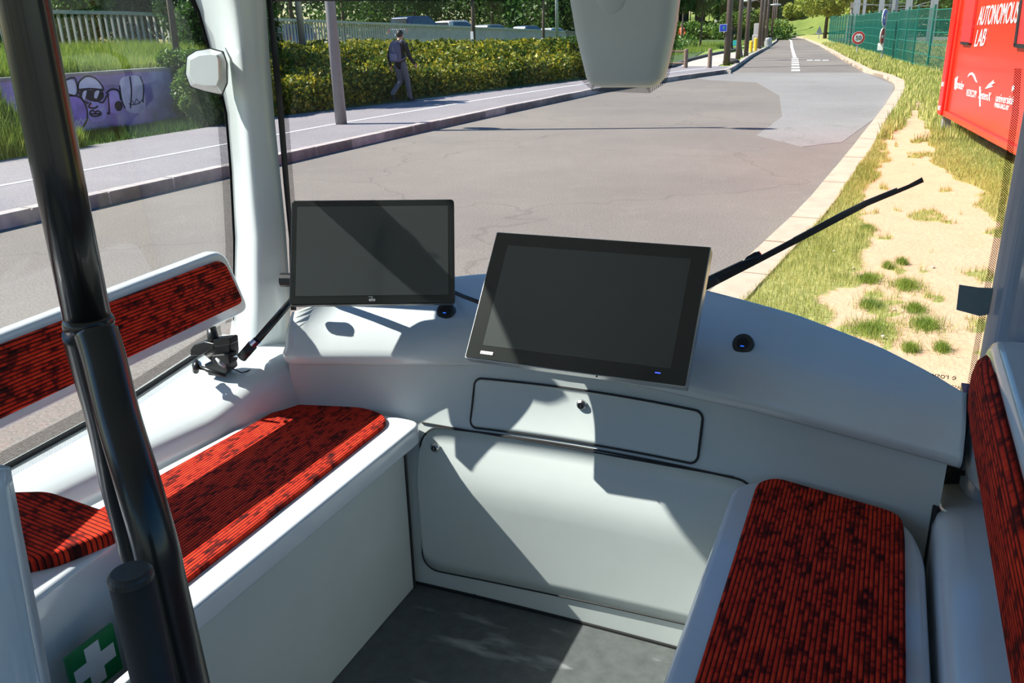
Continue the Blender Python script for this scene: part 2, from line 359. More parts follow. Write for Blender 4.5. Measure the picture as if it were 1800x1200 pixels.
# newer asphalt patch across the road mouth and lane markings
def onroad(name, P, m, z=.006): return slab(name, P, .0, z, m)
pp = [HZ(px, py, 0) for px, py in [(1170, 130), (1290, 128), (1520, 128), (1572, 150), (1560, 192), (1480, 250), (1410, 258), (1330, 238), (1375, 205), (1370, 168), (1330, 145), (1250, 141)]]
struct(onroad('road_patch', [(p.x, p.y) for p in pp], PATCH, .004))
def off(P, d):
    out = []
    for i, p in enumerate(P):
        a = Vector(P[max(i-1, 0)]); b = Vector(P[min(i+1, len(P)-1)]); t = (b-a).normalized(); out.append((p[0]-t.y*d, p[1]+t.x*d))
    return out
def along(P, s):
    for i in range(len(P)-1):
        L = math.dist(P[i], P[i+1])
        if s <= L or i == len(P)-2: t = s/L; return (lerp(P[i][0], P[i+1][0], t), lerp(P[i][1], P[i+1][1], t))
        s -= L
def plen(P): return sum(math.dist(P[i], P[i+1]) for i in range(len(P)-1))
def dense(P, st): L = plen(P); n = max(2, int(L/st)); return [along(P, L*i/n) for i in range(n+1)]
def strip(name, P, d0, d1, z0, z1, m, parent=None):
    b = MB(); A = off(P, d0); B = off(P, d1)
    b.loft([[(a[0], a[1], z0), (a[0], a[1], z1), (c[0], c[1], z1), (c[0], c[1], z0)] for a, c in zip(A, B)], True, True)
    return b.build(name, m, parent)
def kerb(P, label_name, d0, d1, zt, m, y_end, L=1.0):
    far = [p for p in P if p[1] >= y_end]
    root = strip(label_name, [along(P, 0)]+[p for p in P[1:]], d0*.9, d1*.9, -.1, zt-.015, m); struct(root)
    near = dense(P, L); i = 0
    for a, c in zip(near[:-1], near[1:]):
        if c[1] < 2 or a[1] > y_end: continue
        g = .012/max(.1, math.dist(a, c)); a2 = (lerp(a[0], c[0], g), lerp(a[1], c[1], g)); c2 = (lerp(a[0], c[0], 1-g), lerp(a[1], c[1], 1-g))
        dz = random.uniform(-.004, .004)
        strip('kerb_stone', [a2, c2], d0, d1, -.02, zt+dz, m, root)
kerb(KL, 'kerb_left', 0., .17, .15, KERB_L, 60)
kerb(KR, 'kerb_right', 0., -.26, .10, KERB_R, 60)
# left footway up to y=36
fw = [p for p in KL if p[1] <= 37]
struct(slab('footway', [(p[0]-.16, p[1]) for p in fw]+[(-8.2, 37.5), (-8.6, 37.5), (-9.2, 30), (-10.4, 24.5), (-11.3, 19.5), (-12.3, 15.5), (-12.3, -30)], -.1, .14, WALK))
wl_ = [(-9.98, -20), (-9.96, 11), (-9.95, 14), (-9.55, 20), (-8.85, 26.2), (-7.8, 32), (-7.0, 35.5)]
struct(strip('painted_line', wl_, -.045, .045, .14, .146, PAINT))
wl2 = [(-11.75, 18.6), (-11.1, 20.5), (-10.6, 23)]
struct(strip('painted_line', wl2, -.04, .04, .14, .146, PAINT))
# lane centre line and broken bars
struct(strip('lane_line', [(-5.0, 49), (-7.2, 68), (-10.2, 95), (-15, 128)], -.09, .09, 0, .008, PAINT))
for k in range(6):
    y = 35.5+k*2.35; x = interp(y, [35, 49], [-3.5, -5.0]); struct(strip('lane_dash', [(x, y), (x-.12, y+1.25)], -.16, .16, 0, .008, PAINT))
for px in (1424, 1437.5, 1451.5):
    p = HZ(px, 106, 0); struct(onroad('road_stud_mark', [(p.x-.14, p.y-.3), (p.x+.14, p.y-.3), (p.x+.12, p.y+.35), (p.x-.16, p.y+.35)], PAINT, .008))
# footpath and field beyond the footway
struct(slab('field_ground', [(-8.2, 37.4), (-14, 37.4), (-60, 34), (-90, 60), (-90, 200), (-15.5, 135), (-14.9, 122), (-11.2, 90), (-9.1, 67.8), (-7.6, 50), (-6.25, 37.4)], -.1, .10, GGREEN))
pl = [HZ(px, py, .115) for px, py in [(1165, 124), (1285, 124), (1262, 116), (1300, 100), (1335, 86), (1347, 76), (1354, 66), (1342, 66), (1336, 76), (1300, 92), (1262, 95), (1215, 108), (1180, 118)]]
struct(slab('footpath', [(p.x, p.y) for p in pl], .0, .125, PATHM))
ke = [HZ(px, py, .12) for px, py in [(1160, 124), (1185, 119), (1210, 108), (1250, 98), (1290, 90), (1300, 87)]]
struct(strip('path_edging', [(p.x, p.y) for p in ke], 0, .22, 0, .24, mat('dark_stone_edging', (.07, .075, .075), .9)))
# right verge: worn dirt path with grass, height and grass mask on a fine grid
def kerbx(y): return np.interp(y, [p[1] for p in KR], [p[0]+.25 for p in KR])
def gmask(x, y):
    c0 = np.interp(y, [3.9, 5, 6.6, 8, 11.3, 13.5, 16.5, 19, 22], [-.05, -.22, -.14, -.12, -.10, .02, .25, .40, .55])
    c1 = np.interp(y, [3.9, 5, 6.6, 8, 10.3, 11.4, 14, 16.5, 19, 22], [1.6, 1.5, 1.2, .92, .85, .62, .60, .52, .50, .56])
    n = fbm(x, y*.55, 2.2, 3)-.5; wv = n*.5
    d = np.maximum(c0-x, x-c1)+wv*.8
    base = np.clip(.5+d/.22, 0, 1)
    cl = (fbm(x, y*.6, 3.3, 9) > .70)*.8*(x > c0-.1)
    return np.clip(np.maximum(base, cl)-(fbm(x, y, 4.5, 21) > .68)*.25*(x < c0+.05), 0, 1)
def vz(x, y): return .085+.03*(fbm(x, y, 1.2, 5)-.5)+np.clip((x-1.5)*.02, 0, .2)
def verge(x0, nx, x1, ya, yb, ny, name):
    ys = np.linspace(ya, yb, ny); u = np.linspace(0, 1, nx)**1.6; X = kerbx(ys)[:, None]*(1-u)+x1*u; Y = np.repeat(ys[:, None], nx, 1)
    Z = vz(X, Y); Z[:, 0] = .05
    V = np.stack([X, Y, Z], 2).reshape(-1, 3); Fc = [(j*nx+i, j*nx+i+1, (j+1)*nx+i+1, (j+1)*nx+i) for j in range(ny-1) for i in range(nx-1)]
    o = ob(name, V, Fc, VERGE, smooth=True); a = o.data.attributes.new('grass', 'FLOAT', 'POINT')
    a.data.foreach_set('value', gmask(X.ravel(), Y.ravel()).astype(np.float32)); return struct(o)
verge(0, 110, 12, 1.0, 30, 330, 'verge_ground')
verge(0, 24, 40, 29.9, 150, 90, 'verge_ground')
def grass(name, n, ya, yb, h, wd, xr, m, label, thr=.45, pw=1.7):
    y = ya+(yb-ya)*rng.uniform(0, 1, n)**pw; x = kerbx(y)+.0+(xr-kerbx(y))*rng.uniform(0, 1, n)**1.15
    g = gmask(x, y)+.18*(rng.uniform(size=n)-.5); k = g > thr; x = x[k]; y = y[k]
    P = np.stack([x, y, vz(x, y)-.005], 1); dist = np.sqrt(x*x+y*y)
    hh = h*(.6+.8*fbm(x, y, 1.8, 31)); V = blades(P, hh, wd*np.clip(dist/9, .7, 4))
    return tag(fast_mesh(name, V, 3, m), label, 'grass', kind='stuff')
grass('short_grass', 210000, 3.0, 16, .055, .0026, 2.6, GRASSD, 'short patchy grass between the pale kerb and the worn dirt path', .5, 1.3)
grass('long_grass', 60000, 14, 75, .16, .006, 6, GRASSD, 'longer dry grass on the verge in front of the green mesh fence', .5, 1.5)
# single tufts standing in the bare dirt
tk = [(1525, 492, .13, 'dark green grass tuft in the dirt, nearest the wiper'), (1593, 503, .16, 'wide grass tuft in the dirt, right of the darkest tuft'), (1530, 536, .12, 'thin grass tuft in the dirt just above the dashboard curve'), (1627, 572, .16, 'broad grass tuft on bare dirt below the blue sticker'), (1608, 545, .10, 'flat sparse grass tuft left of the blue sticker'), (1655, 612, .07, 'tiny grass tuft near the lower right corner of the windscreen'),
      (1525, 402, .10, 'low grass tuft on dirt beneath the middle of the wiper blade'), (1530, 578, .17, 'dense tuft against the dashboard edge'), (1585, 463, .06, 'small flat grass tuft in the middle of the bare dirt'), (1600, 612, .07, 'small pale tuft beside the dashboard curve'), (1560, 470, .05, 'very small grass tuft on the bare dirt')]
for px, py, r, lb in tk:
    c = HZ(px, py, .09); r *= .72; n = int(1500*r/.13); a = rng.uniform(0, 2*PI, n); rr = r*np.abs(rng.normal(0, .5, n))
    P = np.stack([c.x+rr*np.cos(a)*1.1, c.y+rr*np.sin(a)*1.6, np.zeros(n)], 1); P[:, 2] = vz(P[:, 0], P[:, 1])-.004
    tag(fast_mesh('grass_tuft', blades(P, .055*np.ones(n), .0016, .9), 3, GRASS), lb, 'grass tuft', 'grass tufts in the bare dirt')
# small stones on the dirt
STONE = mat('pale_pebble', (.62, .52, .42), .9, var=.2)
for i, (px, py) in enumerate([(1466, 442), (1500, 472), (1512, 485), (1572, 545), (1640, 470), (1552, 592)]):
    c = HZ(px, py, .09); b = MB(); b.ell((c.x, c.y, c.z+.004), (.012, .015, .008), 7, 5)
    tag(b.build('pebble', STONE), ('small pale pebble in the short grass left of the dirt path', 'small pale pebble at the edge of the grass below the wiper', 'small pale pebble beside the dark green grass tuft', 'small pale pebble between two tufts above the dashboard edge', 'small pale pebble alone on the bare dirt left of the sticker', 'small pale pebble close to the curved dashboard edge')[i], 'pebble', 'pebbles on the bare dirt')
# left bank: heightfield with a low wall step
def park(x, y): return np.where(x < railx(y)-.6, np.interp(y, [28, 45, 90], [0, .45, .75]), 0.)
def top_z(y): return np.interp(y, [0, 20, 30, 75, 120], [1.55, 1.5, 1.28, .45, .2])
def bank_z(x, y):
    foot = np.interp(y, [-20, 15.5, 19.5, 24.5, 30, 37, 60], [-12.3, -12.3, -11.3, -10.4, -9.3, -8.7, -12.])
    rail = railx(y); u = np.clip((foot-x)/(foot-rail), 0, 1); tz = top_z(y)
    z = .13+(tz-.13)*(1-(1-u)**1.6)
    wall = ((y > 9.6) & (y < 14.4)); z = np.where(wall & (x > -13.93), .13, z); z = np.where(wall & (x <= -13.93), np.maximum(z, 1.12+(-13.93-x)*.05), z)
    z = z+park(x, y)
    lf = (y <= 9.6); z = np.where(lf, np.minimum(.13+np.clip((foot-x), 0, 50)*.75, np.maximum(1.15, z)), z)
    return z
def railx(y): return np.interp(y, [0, 18, 22, 27, 75, 140], [-22.6, -22.6, -22.4, -21.4, -27.0, -40])
xs = np.concatenate([np.linspace(-8.5, -13.85, 44), [-13.94, -14.0], np.linspace(-14.2, -30, 40), np.linspace(-32, -110, 12)]); ys = np.concatenate([np.linspace(-30, 8, 20), np.linspace(8.2, 16, 60), np.linspace(16.5, 60, 60), np.linspace(62, 240, 22)])
Xg, Yg = np.meshgrid(xs, ys); ft = np.interp(Yg, [-20, 15.5, 19.5, 24.5, 30, 37, 60], [-12.2, -12.2, -11.2, -10.3, -9.2, -8.6, -11.9]); Xg = np.minimum(Xg, ft)
Zg = bank_z(Xg, Yg)+.06*(fbm(Xg, Yg, .9, 2)-.5)*(Xg < ft-.3); Zg = np.where(Yg > 78, np.minimum(Zg, .3), Zg); nx = len(xs)
struct(ob('bank_ground', np.stack([Xg, Yg, Zg], 2).reshape(-1, 3), [(j*nx+i+1, j*nx+i, (j+1)*nx+i, (j+1)*nx+i+1) for j in range(len(ys)-1) for i in range(nx-1)], GDARK, smooth=True))
n = 150000; x = rng.uniform(-22.5, -12.2, n); y = rng.uniform(6, 21, n); x = np.where(rng.uniform(size=n) < .45, rng.uniform(-14.8, -12.3, n), x); y = np.where(x > -13.9, np.where(rng.uniform(size=n) < .8, rng.uniform(6.5, 10.4, n), y), y)
k = ~((x > -13.9) & (y > 10.3)); x = x[k]; y = y[k]
tag(fast_mesh('bank_grass', blades(np.stack([x, y, bank_z(x, y)-.01], 1), .22+.22*fbm(x, y, .9, 4), .011, .6), 3, GRASS), 'tall bright green grass on the bank above the graffiti wall', 'grass', kind='stuff')
n = 26000; x = rng.uniform(-13.8, -12.35, n); y = rng.uniform(10.2, 14.6, n); kk = rng.uniform(size=n) < (np.clip((-12.6-x)/1.0, .15, 1))
x = x[kk]; y = y[kk]
tag(fast_mesh('weeds', blades(np.stack([x, y, np.full(len(x), .12)], 1), .06+.22*fbm(x, y, 1.3, 8)*np.clip((x+13.9)/.8, .3, 1), .010, .6), 3, LEAF_D), 'dark weeds growing along the foot of the graffiti wall', 'weeds', kind='stuff')
# low wall with spray painting
def graffmat():
    t = NT('purple_spray_painted_concrete'); p = t.coord(); a = t.noise(p, 1.6, 4); v = t.node('ShaderNodeTexVoronoi'); v.inputs['Scale'].default_value = 1.3; t.lk(p, v.inputs['Vector'])
    c = t.ramp(a, [(.3, (.30, .25, .38)), (.45, (.40, .30, .66)), (.6, (.56, .46, .82)), (.75, (.78, .72, .88))])
    t.lk(t.mix(t.math('MULTIPLY', t.noise(p, 7, 4), .4), c, (.16, .12, .15)), t.b.inputs['Base Color']); t.b.inputs['Roughness'].default_value = .9; return t.m
gw = empty('graffiti_wall', (-13.8, 12, .1), 'low concrete wall covered with purple and white graffiti below the grassy bank', 'wall')
b = MB(); b.box(-13.95, -13.7, 9.6, 14.5, -.1, 1.20); b.build('wall_body', graffmat(), gw)
b = MB(); b.box(-13.98, -13.66, 9.6, 14.5, 1.20, 1.25); b.build('coping', mat('weathered_concrete', (.30, .29, .27), .9, var=.2), gw)
GX = -13.695
def gcurve(pts, r, m, name, closed=False, k=8):
    P = [HX(px, py, GX) for px, py in pts]
    if closed: P = P+[P[0]]
    Q = []
    for i in range(len(P)-1):
        a = P[max(i-1, 0)] if not (closed and i == 0) else P[-2]; d = P[min(i+2, len(P)-1)] if not (closed and i+2 > len(P)-1) else P[1]
        for j in range(k):
            u = j/k; Q.append(.5*((2*P[i])+(-a+P[i+1])*u+(2*a-5*P[i]+4*P[i+1]-d)*u*u+(-a+3*P[i]-3*P[i+1]+d)*u**3))
    Q.append(P[-1]); V = []; 
    for i, q in enumerate(Q):
        t = (Q[min(i+1, len(Q)-1)]-Q[max(i-1, 0)]).normalized(); nn = Vector((0, -t.z, t.y)); V += [q+nn*r+Vector((.003, 0, 0)), q-nn*r+Vector((.003, 0, 0))]
    return ob(name, V, [(2*i, 2*i+1, 2*i+3, 2*i+2) for i in range(len(Q)-1)], m, gw)
def gfill(pts, m, dx=.001, name='painted_shape'):
    P = roundpoly([tuple(HX(px, py, GX)+Vector((dx, 0, 0))) for px, py in pts], .25, 5); return ob(name, P, [tuple(range(len(P)))], m, gw)
INK = mat('black_spray_paint', (.012, .010, .02), .7); LIL = mat('lilac_spray_paint', (.52, .42, .86), .8, var=.25, vscale=3); PAL = mat('pale_spray_paint', (.70, .70, .86), .8, var=.2, vscale=4); PNK = mat('pink_spray_paint', (.75, .25, .35), .8); VIO = mat('violet_spray_paint', (.42, .28, .74), .8, var=.35, vscale=4)
gfill([(92, 140), (132, 138), (137, 167), (100, 172), (92, 160)], PAL); gfill([(104, 180), (118, 168), (140, 170), (152, 190), (152, 212), (140, 228), (118, 234), (104, 215)], VIO, .0012)
gfill([(140, 140), (152, 134), (172, 138), (180, 152), (176, 160), (137, 158)], PAL); gfill([(139, 158), (180, 158), (184, 170), (174, 180), (160, 178), (142, 168)], INK, .0014)
gfill([(154, 180), (168, 176), (184, 182), (188, 196), (184, 212), (162, 216), (154, 200)], LIL); gfill([(188, 160), (208, 158), (214, 180), (210, 200), (190, 198)], LIL); gfill([(208, 136), (250, 130), (258, 200), (222, 198), (212, 170)], PAL, .0013)
gfill([(202, 180), (210, 176), (216, 184), (214, 194), (206, 196), (201, 188)], INK, .0018); gfill([(118, 195), (123, 191), (128, 196), (128, 203), (121, 205), (117, 201)], INK, .0018); gfill([(155, 186), (160, 180), (163, 184), (158, 188)], PNK, .002)
gfill([(146, 160), (153, 158), (150, 172), (147, 178), (144, 170)], PAL, .002); gfill([(166, 160), (176, 158), (170, 174), (165, 172)], PAL, .002)
for pts, cl in [([(104, 180), (118, 169), (140, 171), (152, 190), (152, 212), (138, 230), (118, 233)], 0), ([(137, 158), (139, 144), (152, 134), (168, 138), (180, 152), (182, 160)], 0), ([(137, 158), (158, 156), (181, 158)], 0), ([(137, 160), (146, 176), (156, 182)], 0),
                ([(98, 142), (106, 150), (110, 142), (112, 165), (104, 168)], 0), ([(112, 142), (132, 138), (135, 167), (116, 164)], 0), ([(158, 197), (163, 194), (167, 197), (172, 195), (178, 200), (170, 204), (160, 203)], 1), ([(158, 200), (167, 200), (177, 200)], 0),
                ([(168, 176), (180, 180), (188, 168), (192, 165)], 0), ([(190, 168), (192, 198), (188, 198)], 0), ([(186, 164), (196, 157), (208, 160), (212, 176)], 0), ([(210, 150), (214, 176), (220, 190)], 0), ([(228, 134), (231, 160), (229, 190)], 0), ([(246, 134), (252, 152), (251, 180)], 0), ([(104, 200), (112, 194), (122, 192), (118, 198), (106, 206)], 0), ([(160, 180), (156, 188), (166, 190), (172, 186)], 0)]:
    gcurve(pts, .016, INK, 'black_outline', cl)
for pts in [[(109, 216), (113, 222), (111, 212), (116, 219), (120, 213), (122, 219)], [(128, 212), (132, 218), (134, 211), (138, 216), (142, 209), (146, 214), (151, 208)], [(176, 190), (178, 194), (180, 189), (182, 193)]]:
    gcurve(pts, .008, mat('white_spray_paint', (.7, .7, .75), .8), 'white_tag')
for pts in [[(232, 176), (236, 182), (240, 174), (245, 180), (250, 175)], [(226, 182), (234, 184), (246, 181)]]: gcurve(pts, .008, INK, 'black_tag')
# railing along the top of the bank
RAILM = mat('weathered_grey_railing', (.58, .55, .51), .7, var=.15, vscale=4)
RL = [(-22.6, 5), (-22.6, 18), (-22.5, 22), (-21.5, 27), (-22.6, 38), (-24.4, 55), (-27, 76), (-30, 95)]
rr_ = empty('guard_railing', (-22, 20, 1.3), 'long weathered grey guard railing with upright bars along the car park edge', 'railing')
def rz(y): return float(np.interp(y, [5, 21, 27, 76, 95], [1.62, 1.55, 1.33, .42, .3]))
D3 = dense(RL, 2.0)
strip_pts = [(p[0], p[1], rz(p[1])+1.1) for p in D3]
def railbar(name, z0, z1, hw):
    b = MB(); b.loft([[(p[0]-hw, p[1], rz(p[1])+z0), (p[0]-hw, p[1], rz(p[1])+z1), (p[0]+hw, p[1], rz(p[1])+z1), (p[0]+hw, p[1], rz(p[1])+z0)] for p in D3], True, True); return b.build(name, RAILM, rr_)
railbar('handrail', 1.0, 1.1, .09); railbar('bottom_rail', .08, .14, .035)
RLn = [p for p in RL]; L = plen(RLn); s = 0; cnt = 0; far = MB(); bar_me = None
while s < L:
    p = along(RLn, s); st = .235 if p[1] < 21.5 else .23; s += st
    if p[1] < 13.5: continue
    q = along(RLn, min(L, s+.1)); a = math.atan2(q[1]-p[1], q[0]-p[0]); z = rz(p[1])
    if cnt < 290:
        if bar_me is None:
            b = MB(); b.box(-.022, .022, -.035, .035, 0, .93); o = ob('railing_bar', [Vector(v)+Vector(W[rr_.name]) for v in b.V], b.F, RAILM, rr_); bar_me = o
        else: o = bar_me.copy(); COL.objects.link(o)
        o.location = Vector((p[0], p[1], z+.1))-Vector(W[rr_.name]); o.rotation_euler.z = a+.15; cnt += 1
    else: far.box(p[0]-.03, p[0]+.03, p[1]-.03, p[1]+.03, z+.1, z+1.03)
fo = far.build('far_railing_bars', RAILM, rr_); fo['kind'] = 'stuff'
# ------------------------------------------------------------------ hedge and planting
def hedge_blobs(y0, y1, n, xoff=0):
    B = []
    for i in range(n):
        y = random.uniform(y0, y1); foot = interp(y, [14, 19.5, 24.5, 30, 37], [-12.5, -11.5, -10.6, -9.6, -9.0]); rx = float(railx(y)); u = random.uniform(0, 1)**1.2
        x = foot-.55+(rx+1.6-foot+.55)*u; r = random.uniform(.5, .85); z = float(bank_z(np.array(x), np.array(y)))
        hh = interp(u, [0, .15, .7, 1], [.8, .8, .42, .22])*random.uniform(.7, 1.2)
        if y < -x*1.18 and x < -13.2: continue
        B.append((x, y, z+hh*.42, r, hh*.62))
    return B
fr_ = [( interp(y, [14, 19.5, 24.5, 30, 37], [-12.5, -11.5, -10.6, -9.6, -9.0])-.45, y, .45, .5, .48) for y in np.arange(15.2, 37, .55)]
bush('shrub_hedge', fr_+hedge_blobs(14.8, 24, 95), 105000, .062, LEAF_H, 'near half of the yellow-green shrub planting behind the walking person', kind='stuff')
bush('shrub_hedge', hedge_blobs(24, 38, 110), 60000, .085, LEAF_H, 'far half of the yellow-green shrub planting beside the car park railing', kind='stuff')
bush('shrub_hedge', [(random.uniform(-24, -13), random.uniform(38, 64), .5, 1.4, .7) for i in range(60)], 26000, .14, LEAF_M, 'distant low shrubs beyond the end of the footway', kind='stuff')
bush('bank_bush', clump(-12.9, 13.75, .75, .75, .70, 9)+clump(-13.5, 14.4, 1.15, .8, .6, 6)+clump(-13.0, 15.0, .7, .8, .7, 6), 22000, .045, LEAF_M, 'rounded shrub at the right end of the graffiti wall')
bush('bank_bush', clump(-19.6, 22.4, 2.8, 2.0, 1.8, 12)+clump(-15.4, 18.3, 1.9, 1.3, 1.2, 8), 36000, .065, LEAF_D, 'tall dark bush growing over the end of the railing seen beside the white corner housing')
bush('bank_bush', clump(-25.5, 20.5, 2.8, 2.3, 1.7, 12)+clump(-25.5, 16.5, 2.6, 2.0, 1.5, 8), 34000, .075, LEAF_M, 'light green bushes right behind the near end of the railing')
bush('bank_bush', clump(-26.5, 25.5, 3.6, 2.2, 2.2, 9), 20000, .08, LEAF_D, 'dark leafy bush behind the railing above the graffiti wall')
# trees
g1 = 'trees behind the car park'
TR = [(-34, 22, 7.5, 4.6, 3.6, LEAF_D, 'dark spreading tree behind the railing seen through the left window'), (-40, 33, 9, 5.5, 4.5, LEAF_M, 'mid green tree behind the leftmost parked car'), (-44, 46, 9.5, 5.5, 4.8, LEAF_D, 'dark tree between the two tallest lamp posts'), (-44, 58, 9, 5, 4.5, LEAF_D, 'dark tree behind the dark blue hatchback'), (-50, 74, 10, 6, 5, LEAF_M, 'mid green tree behind the red and white car'),
      (-50, 88, 10, 6, 5, LEAF_D, 'dark tree behind the distant grey cars'), (-46, 100, 10, 6, 5, LEAF_D, 'dark tree at the far end of the car park railing'), (-36, 38, 8, 3.4, 3.2, LEAF_Y, 'paler yellow-green tree beside the dark blue hatchback'), (-40, 108, 9, 5, 4.2, LEAF_M, 'mid green tree beside the hanging console')]
for x_, y_, h_, R_, H_, m_, lb in TR: tree('tree', x_, y_, float(top_z(y_)), h_, R_, H_, m_, 16000, .16, lb, g1, .22)
tree('bank_tree', -16.3, 16.8, 1.0, 5.2, 1.35, 1.2, LEAF_M, 4500, .10, 'slender tree on the bank whose crown shades the footway by the person', None, .09, 9)
# dense wood further back closes the view
bw = [(-50-random.uniform(0, 14), y+random.uniform(-2, 2), random.uniform(3, 6), random.uniform(4, 6), random.uniform(4, 6)) for y in range(8, 110, 5)]+[(random.uniform(-62, -34), random.uniform(96, 165), random.uniform(2, 9), 6, 5) for i in range(44)]
bw = [q for q in bw if not -q[0]/q[1] < .285]
bush('woodland_edge', bw, 90000, .30, LEAF_D, 'continuous dark woodland edge behind the parked cars', 'woodland', 'stuff')
# two staked young trees in the hedge
for px, base, dd, lb in ((833, 103, 33, 'young street tree in the hedge, nearer of the two with white guards'), (955, 103, 44, 'young street tree in the hedge, farther of the two with white guards')):
    p = HD(px, base, dd); t = tree('young_tree', p.x, p.y, p.z, 4.9 if dd < 40 else 5.6, 1.9, 1.55, LEAF_M, 9000, .085, lb, 'young street trees in the hedge', .10, 8)
    b = MB(); b.box(p.x-.06, p.x+.06, p.y-.10, p.y-.05, p.z-.3, p.z+1.0); b.build('white_guard', PAINT, t)
# ------------------------------------------------------------------ street lamp near
BROWN = mat('brown_painted_steel', (.075, .050, .045), .45, var=.1); GREYP = mat('grey_brown_lamp_post', (.20, .19, .20), .45, var=.08)
def lamp(name, x, y, z, h, m, label, group=None, arms=((1, .8, 6.8), (-1, .8, 3.7)), r=.085):
    t = empty(name, (x, y, z), label, 'street lamp', group)
    b = MB(); b.tube([(x, y, z-.2), (x, y, z+2), (x, y, z+h)], [r*1.15, r, r*.6], 14); b.build('pole', m, t, smooth=True)
    for sx, ln, hz in arms:
        b = MB(); b.tube([(x, y, z+hz-.15), (x+sx*ln*.5, y, z+hz), (x+sx*ln, y, z+hz)], r*.32, 8); b.build('lamp_arm', m, t, smooth=True)
        b = MB(); b.ell((x+sx*(ln+.25), y, z+hz), (.42, .17, .075), 14, 8); b.build('lamp_head', STEEL, t, smooth=True)
    return t
lamp('street_lamp', -9.83, 14.17, .14, 7.3, GREYP, 'nearest grey-brown street lamp standing on the footway behind the kerb', r=.10)
p = HD(532, 80, 27); lamp('street_lamp', p.x, p.y, p.z, 8, STEEL, 'pale grey post standing at the railing left of the nearest lamp', arms=(), r=.10)
p = HD(979, 60, 52); lamp('street_lamp', p.x, p.y, p.z, 8, STEEL, 'pale thin post behind the railing beside the farther young tree', arms=(), r=.09)
g2 = 'brown street lamps along the footpath'
for px, py, dd, r, arms, lb in [(1277, 115, 38, .13, (), 'tallest brown post beside the footpath carrying the small blue sign'), (1297, 104, 44, .11, ((-1, .7, 3.2),), 'second brown footpath lamp with a pale head on its left'), (1311, 100, 47, .11, (), 'third brown footpath post, right after the one with a pale head'),
      (1334, 86, 60, .12, ((-1, .7, 3.1),), 'brown footpath lamp beside the yellow posts'), (1340, 82, 66, .10, ((1, .5, 2.9),), 'brown footpath post just right of the lamp beside the yellow posts'), (1346, 80, 72, .10, (), 'thin footpath post left of the distant bend'), (1355.5, 70, 92, .10, ((1, .6, 4.6),), 'distant footpath lamp, first of the far cluster'), (1359, 66, 104, .10, (), 'distant footpath lamp, middle of the far cluster'), (1362.5, 62, 116, .11, ((1, .7, 4.8),), 'distant footpath lamp, last of the far cluster')]:
    p = HZ(px, py, .1); lamp('street_lamp', p.x, p.y, .1, 8 if dd < 80 else 6, BROWN, lb, g2, arms, r)
p = HZ(1277, 115, .1)
t = empty('blue_sign', (p.x-.17, p.y-.12, 1.45), 'small blue square pictogram sign on the tallest brown footpath post', 'sign')
q = Vector((p.x-.20, p.y-.15, 1.62)); b = MB(); b.box(q.x-.16, q.x+.16, q.y-.012, q.y+.012, q.z-.15, q.z+.15); b.build('sign_plate', mat('pale_sign_border', (.55, .62, .7), .5), t)
b = MB(); b.box(q.x-.14, q.x+.14, q.y-.016, q.y-.012, q.z-.13, q.z+.13); b.build('blue_panel', mat('sign_blue', (.01, .04, .45), .4), t)
b = MB(); b.ell((q.x+.03, q.y-.018, q.z), (.05, .004, .07), 10, 6); b.build('green_symbol', mat('sign_green', (.02, .25, .2), .4), t)
WOODP = mat('grey_brown_timber', (.22, .15, .11), .8, var=.25, vscale=10)
for px, lb in ((1205, 'timber bollard nearest the hanging console, with two side rails'), (1247, 'single timber bollard left of the tallest brown post')):
    p = HZ(px, 121, .1); t = empty('timber_bollard', (p.x, p.y, .1), lb, 'bollard', 'timber bollards at the end of the footway')
    b = MB(); b.tube([(p.x, p.y, -.1), (p.x, p.y, .84), (p.x, p.y, .87)], [.085, .085, .06], 12); b.build('post', WOODP, t, smooth=False)
    if px == 1205:
        for z in (.68, .22): b = MB(); b.tube([(p.x, p.y, z+.1), (p.x-3.2, p.y+.1, z+.1)], .035, 8); b.build('rail', WOODP, t)
for px, py, lb in ((1303, 101, 'short leaning brown bollard between two brown posts'),):
    p = HZ(px, py, .1); b = MB(); b.tube([(p.x, p.y, 0), (p.x-.12, p.y, .7)], [.11, .10], 10); tag(b.build('leaning_bollard', BROWN), lb, 'bollard')
YEL = mat('yellow_paint', (.80, .50, .02), .5)
for px, py, h_, lb in ((1319.5, 92, .72, 'left yellow marker post beside the footpath'), (1327.5, 90, .85, 'right, taller yellow marker post beside the footpath')):
    p = HZ(px, py, .1); b = MB(); b.tube([(p.x, p.y, 0), (p.x, p.y, h_), (p.x, p.y, h_+.05)], [.11, .11, .06], 10); tag(b.build('yellow_post', YEL), lb, 'post', 'yellow posts beside the footpath')
p = HZ(1330, 82, .1); b = MB(); b.box(p.x-.35, p.x+.35, p.y-.15, p.y+.15, .1, .95); b.box(p.x-.28, p.x+.28, p.y-.1, p.y+.1, .95, 1.75); tag(b.build('utility_cabinet', mat('pale_grey_cabinet', (.55, .5, .5), .6), bevel=.03), 'pale utility cabinet behind the yellow posts', 'cabinet')
for i, (px, py) in enumerate(((1349, 81), (1352, 80))):
    p = HZ(px, py, .1); b = MB(); b.tube([(p.x, p.y, 0), (p.x, p.y, .6), (p.x, p.y, .68)], [.2, .2, .14], 10); tag(b.build('dark_bollard', STEEL), ('left' if i == 0 else 'right')+' of two stubby grey bollards at the kerb behind the yellow posts', 'bollard', 'stubby grey bollards')
b = MB(); p = HZ(1285, 112, .12); b.ell((p.x, p.y, .2), (.38, .3, .16), 12, 8); tag(b.build('dark_stone', mat('dark_boulder', (.08, .075, .07), .9, var=.3, vscale=6, bump=.6), smooth=True), 'dark rounded stone at the foot of the tallest brown post', 'stone')
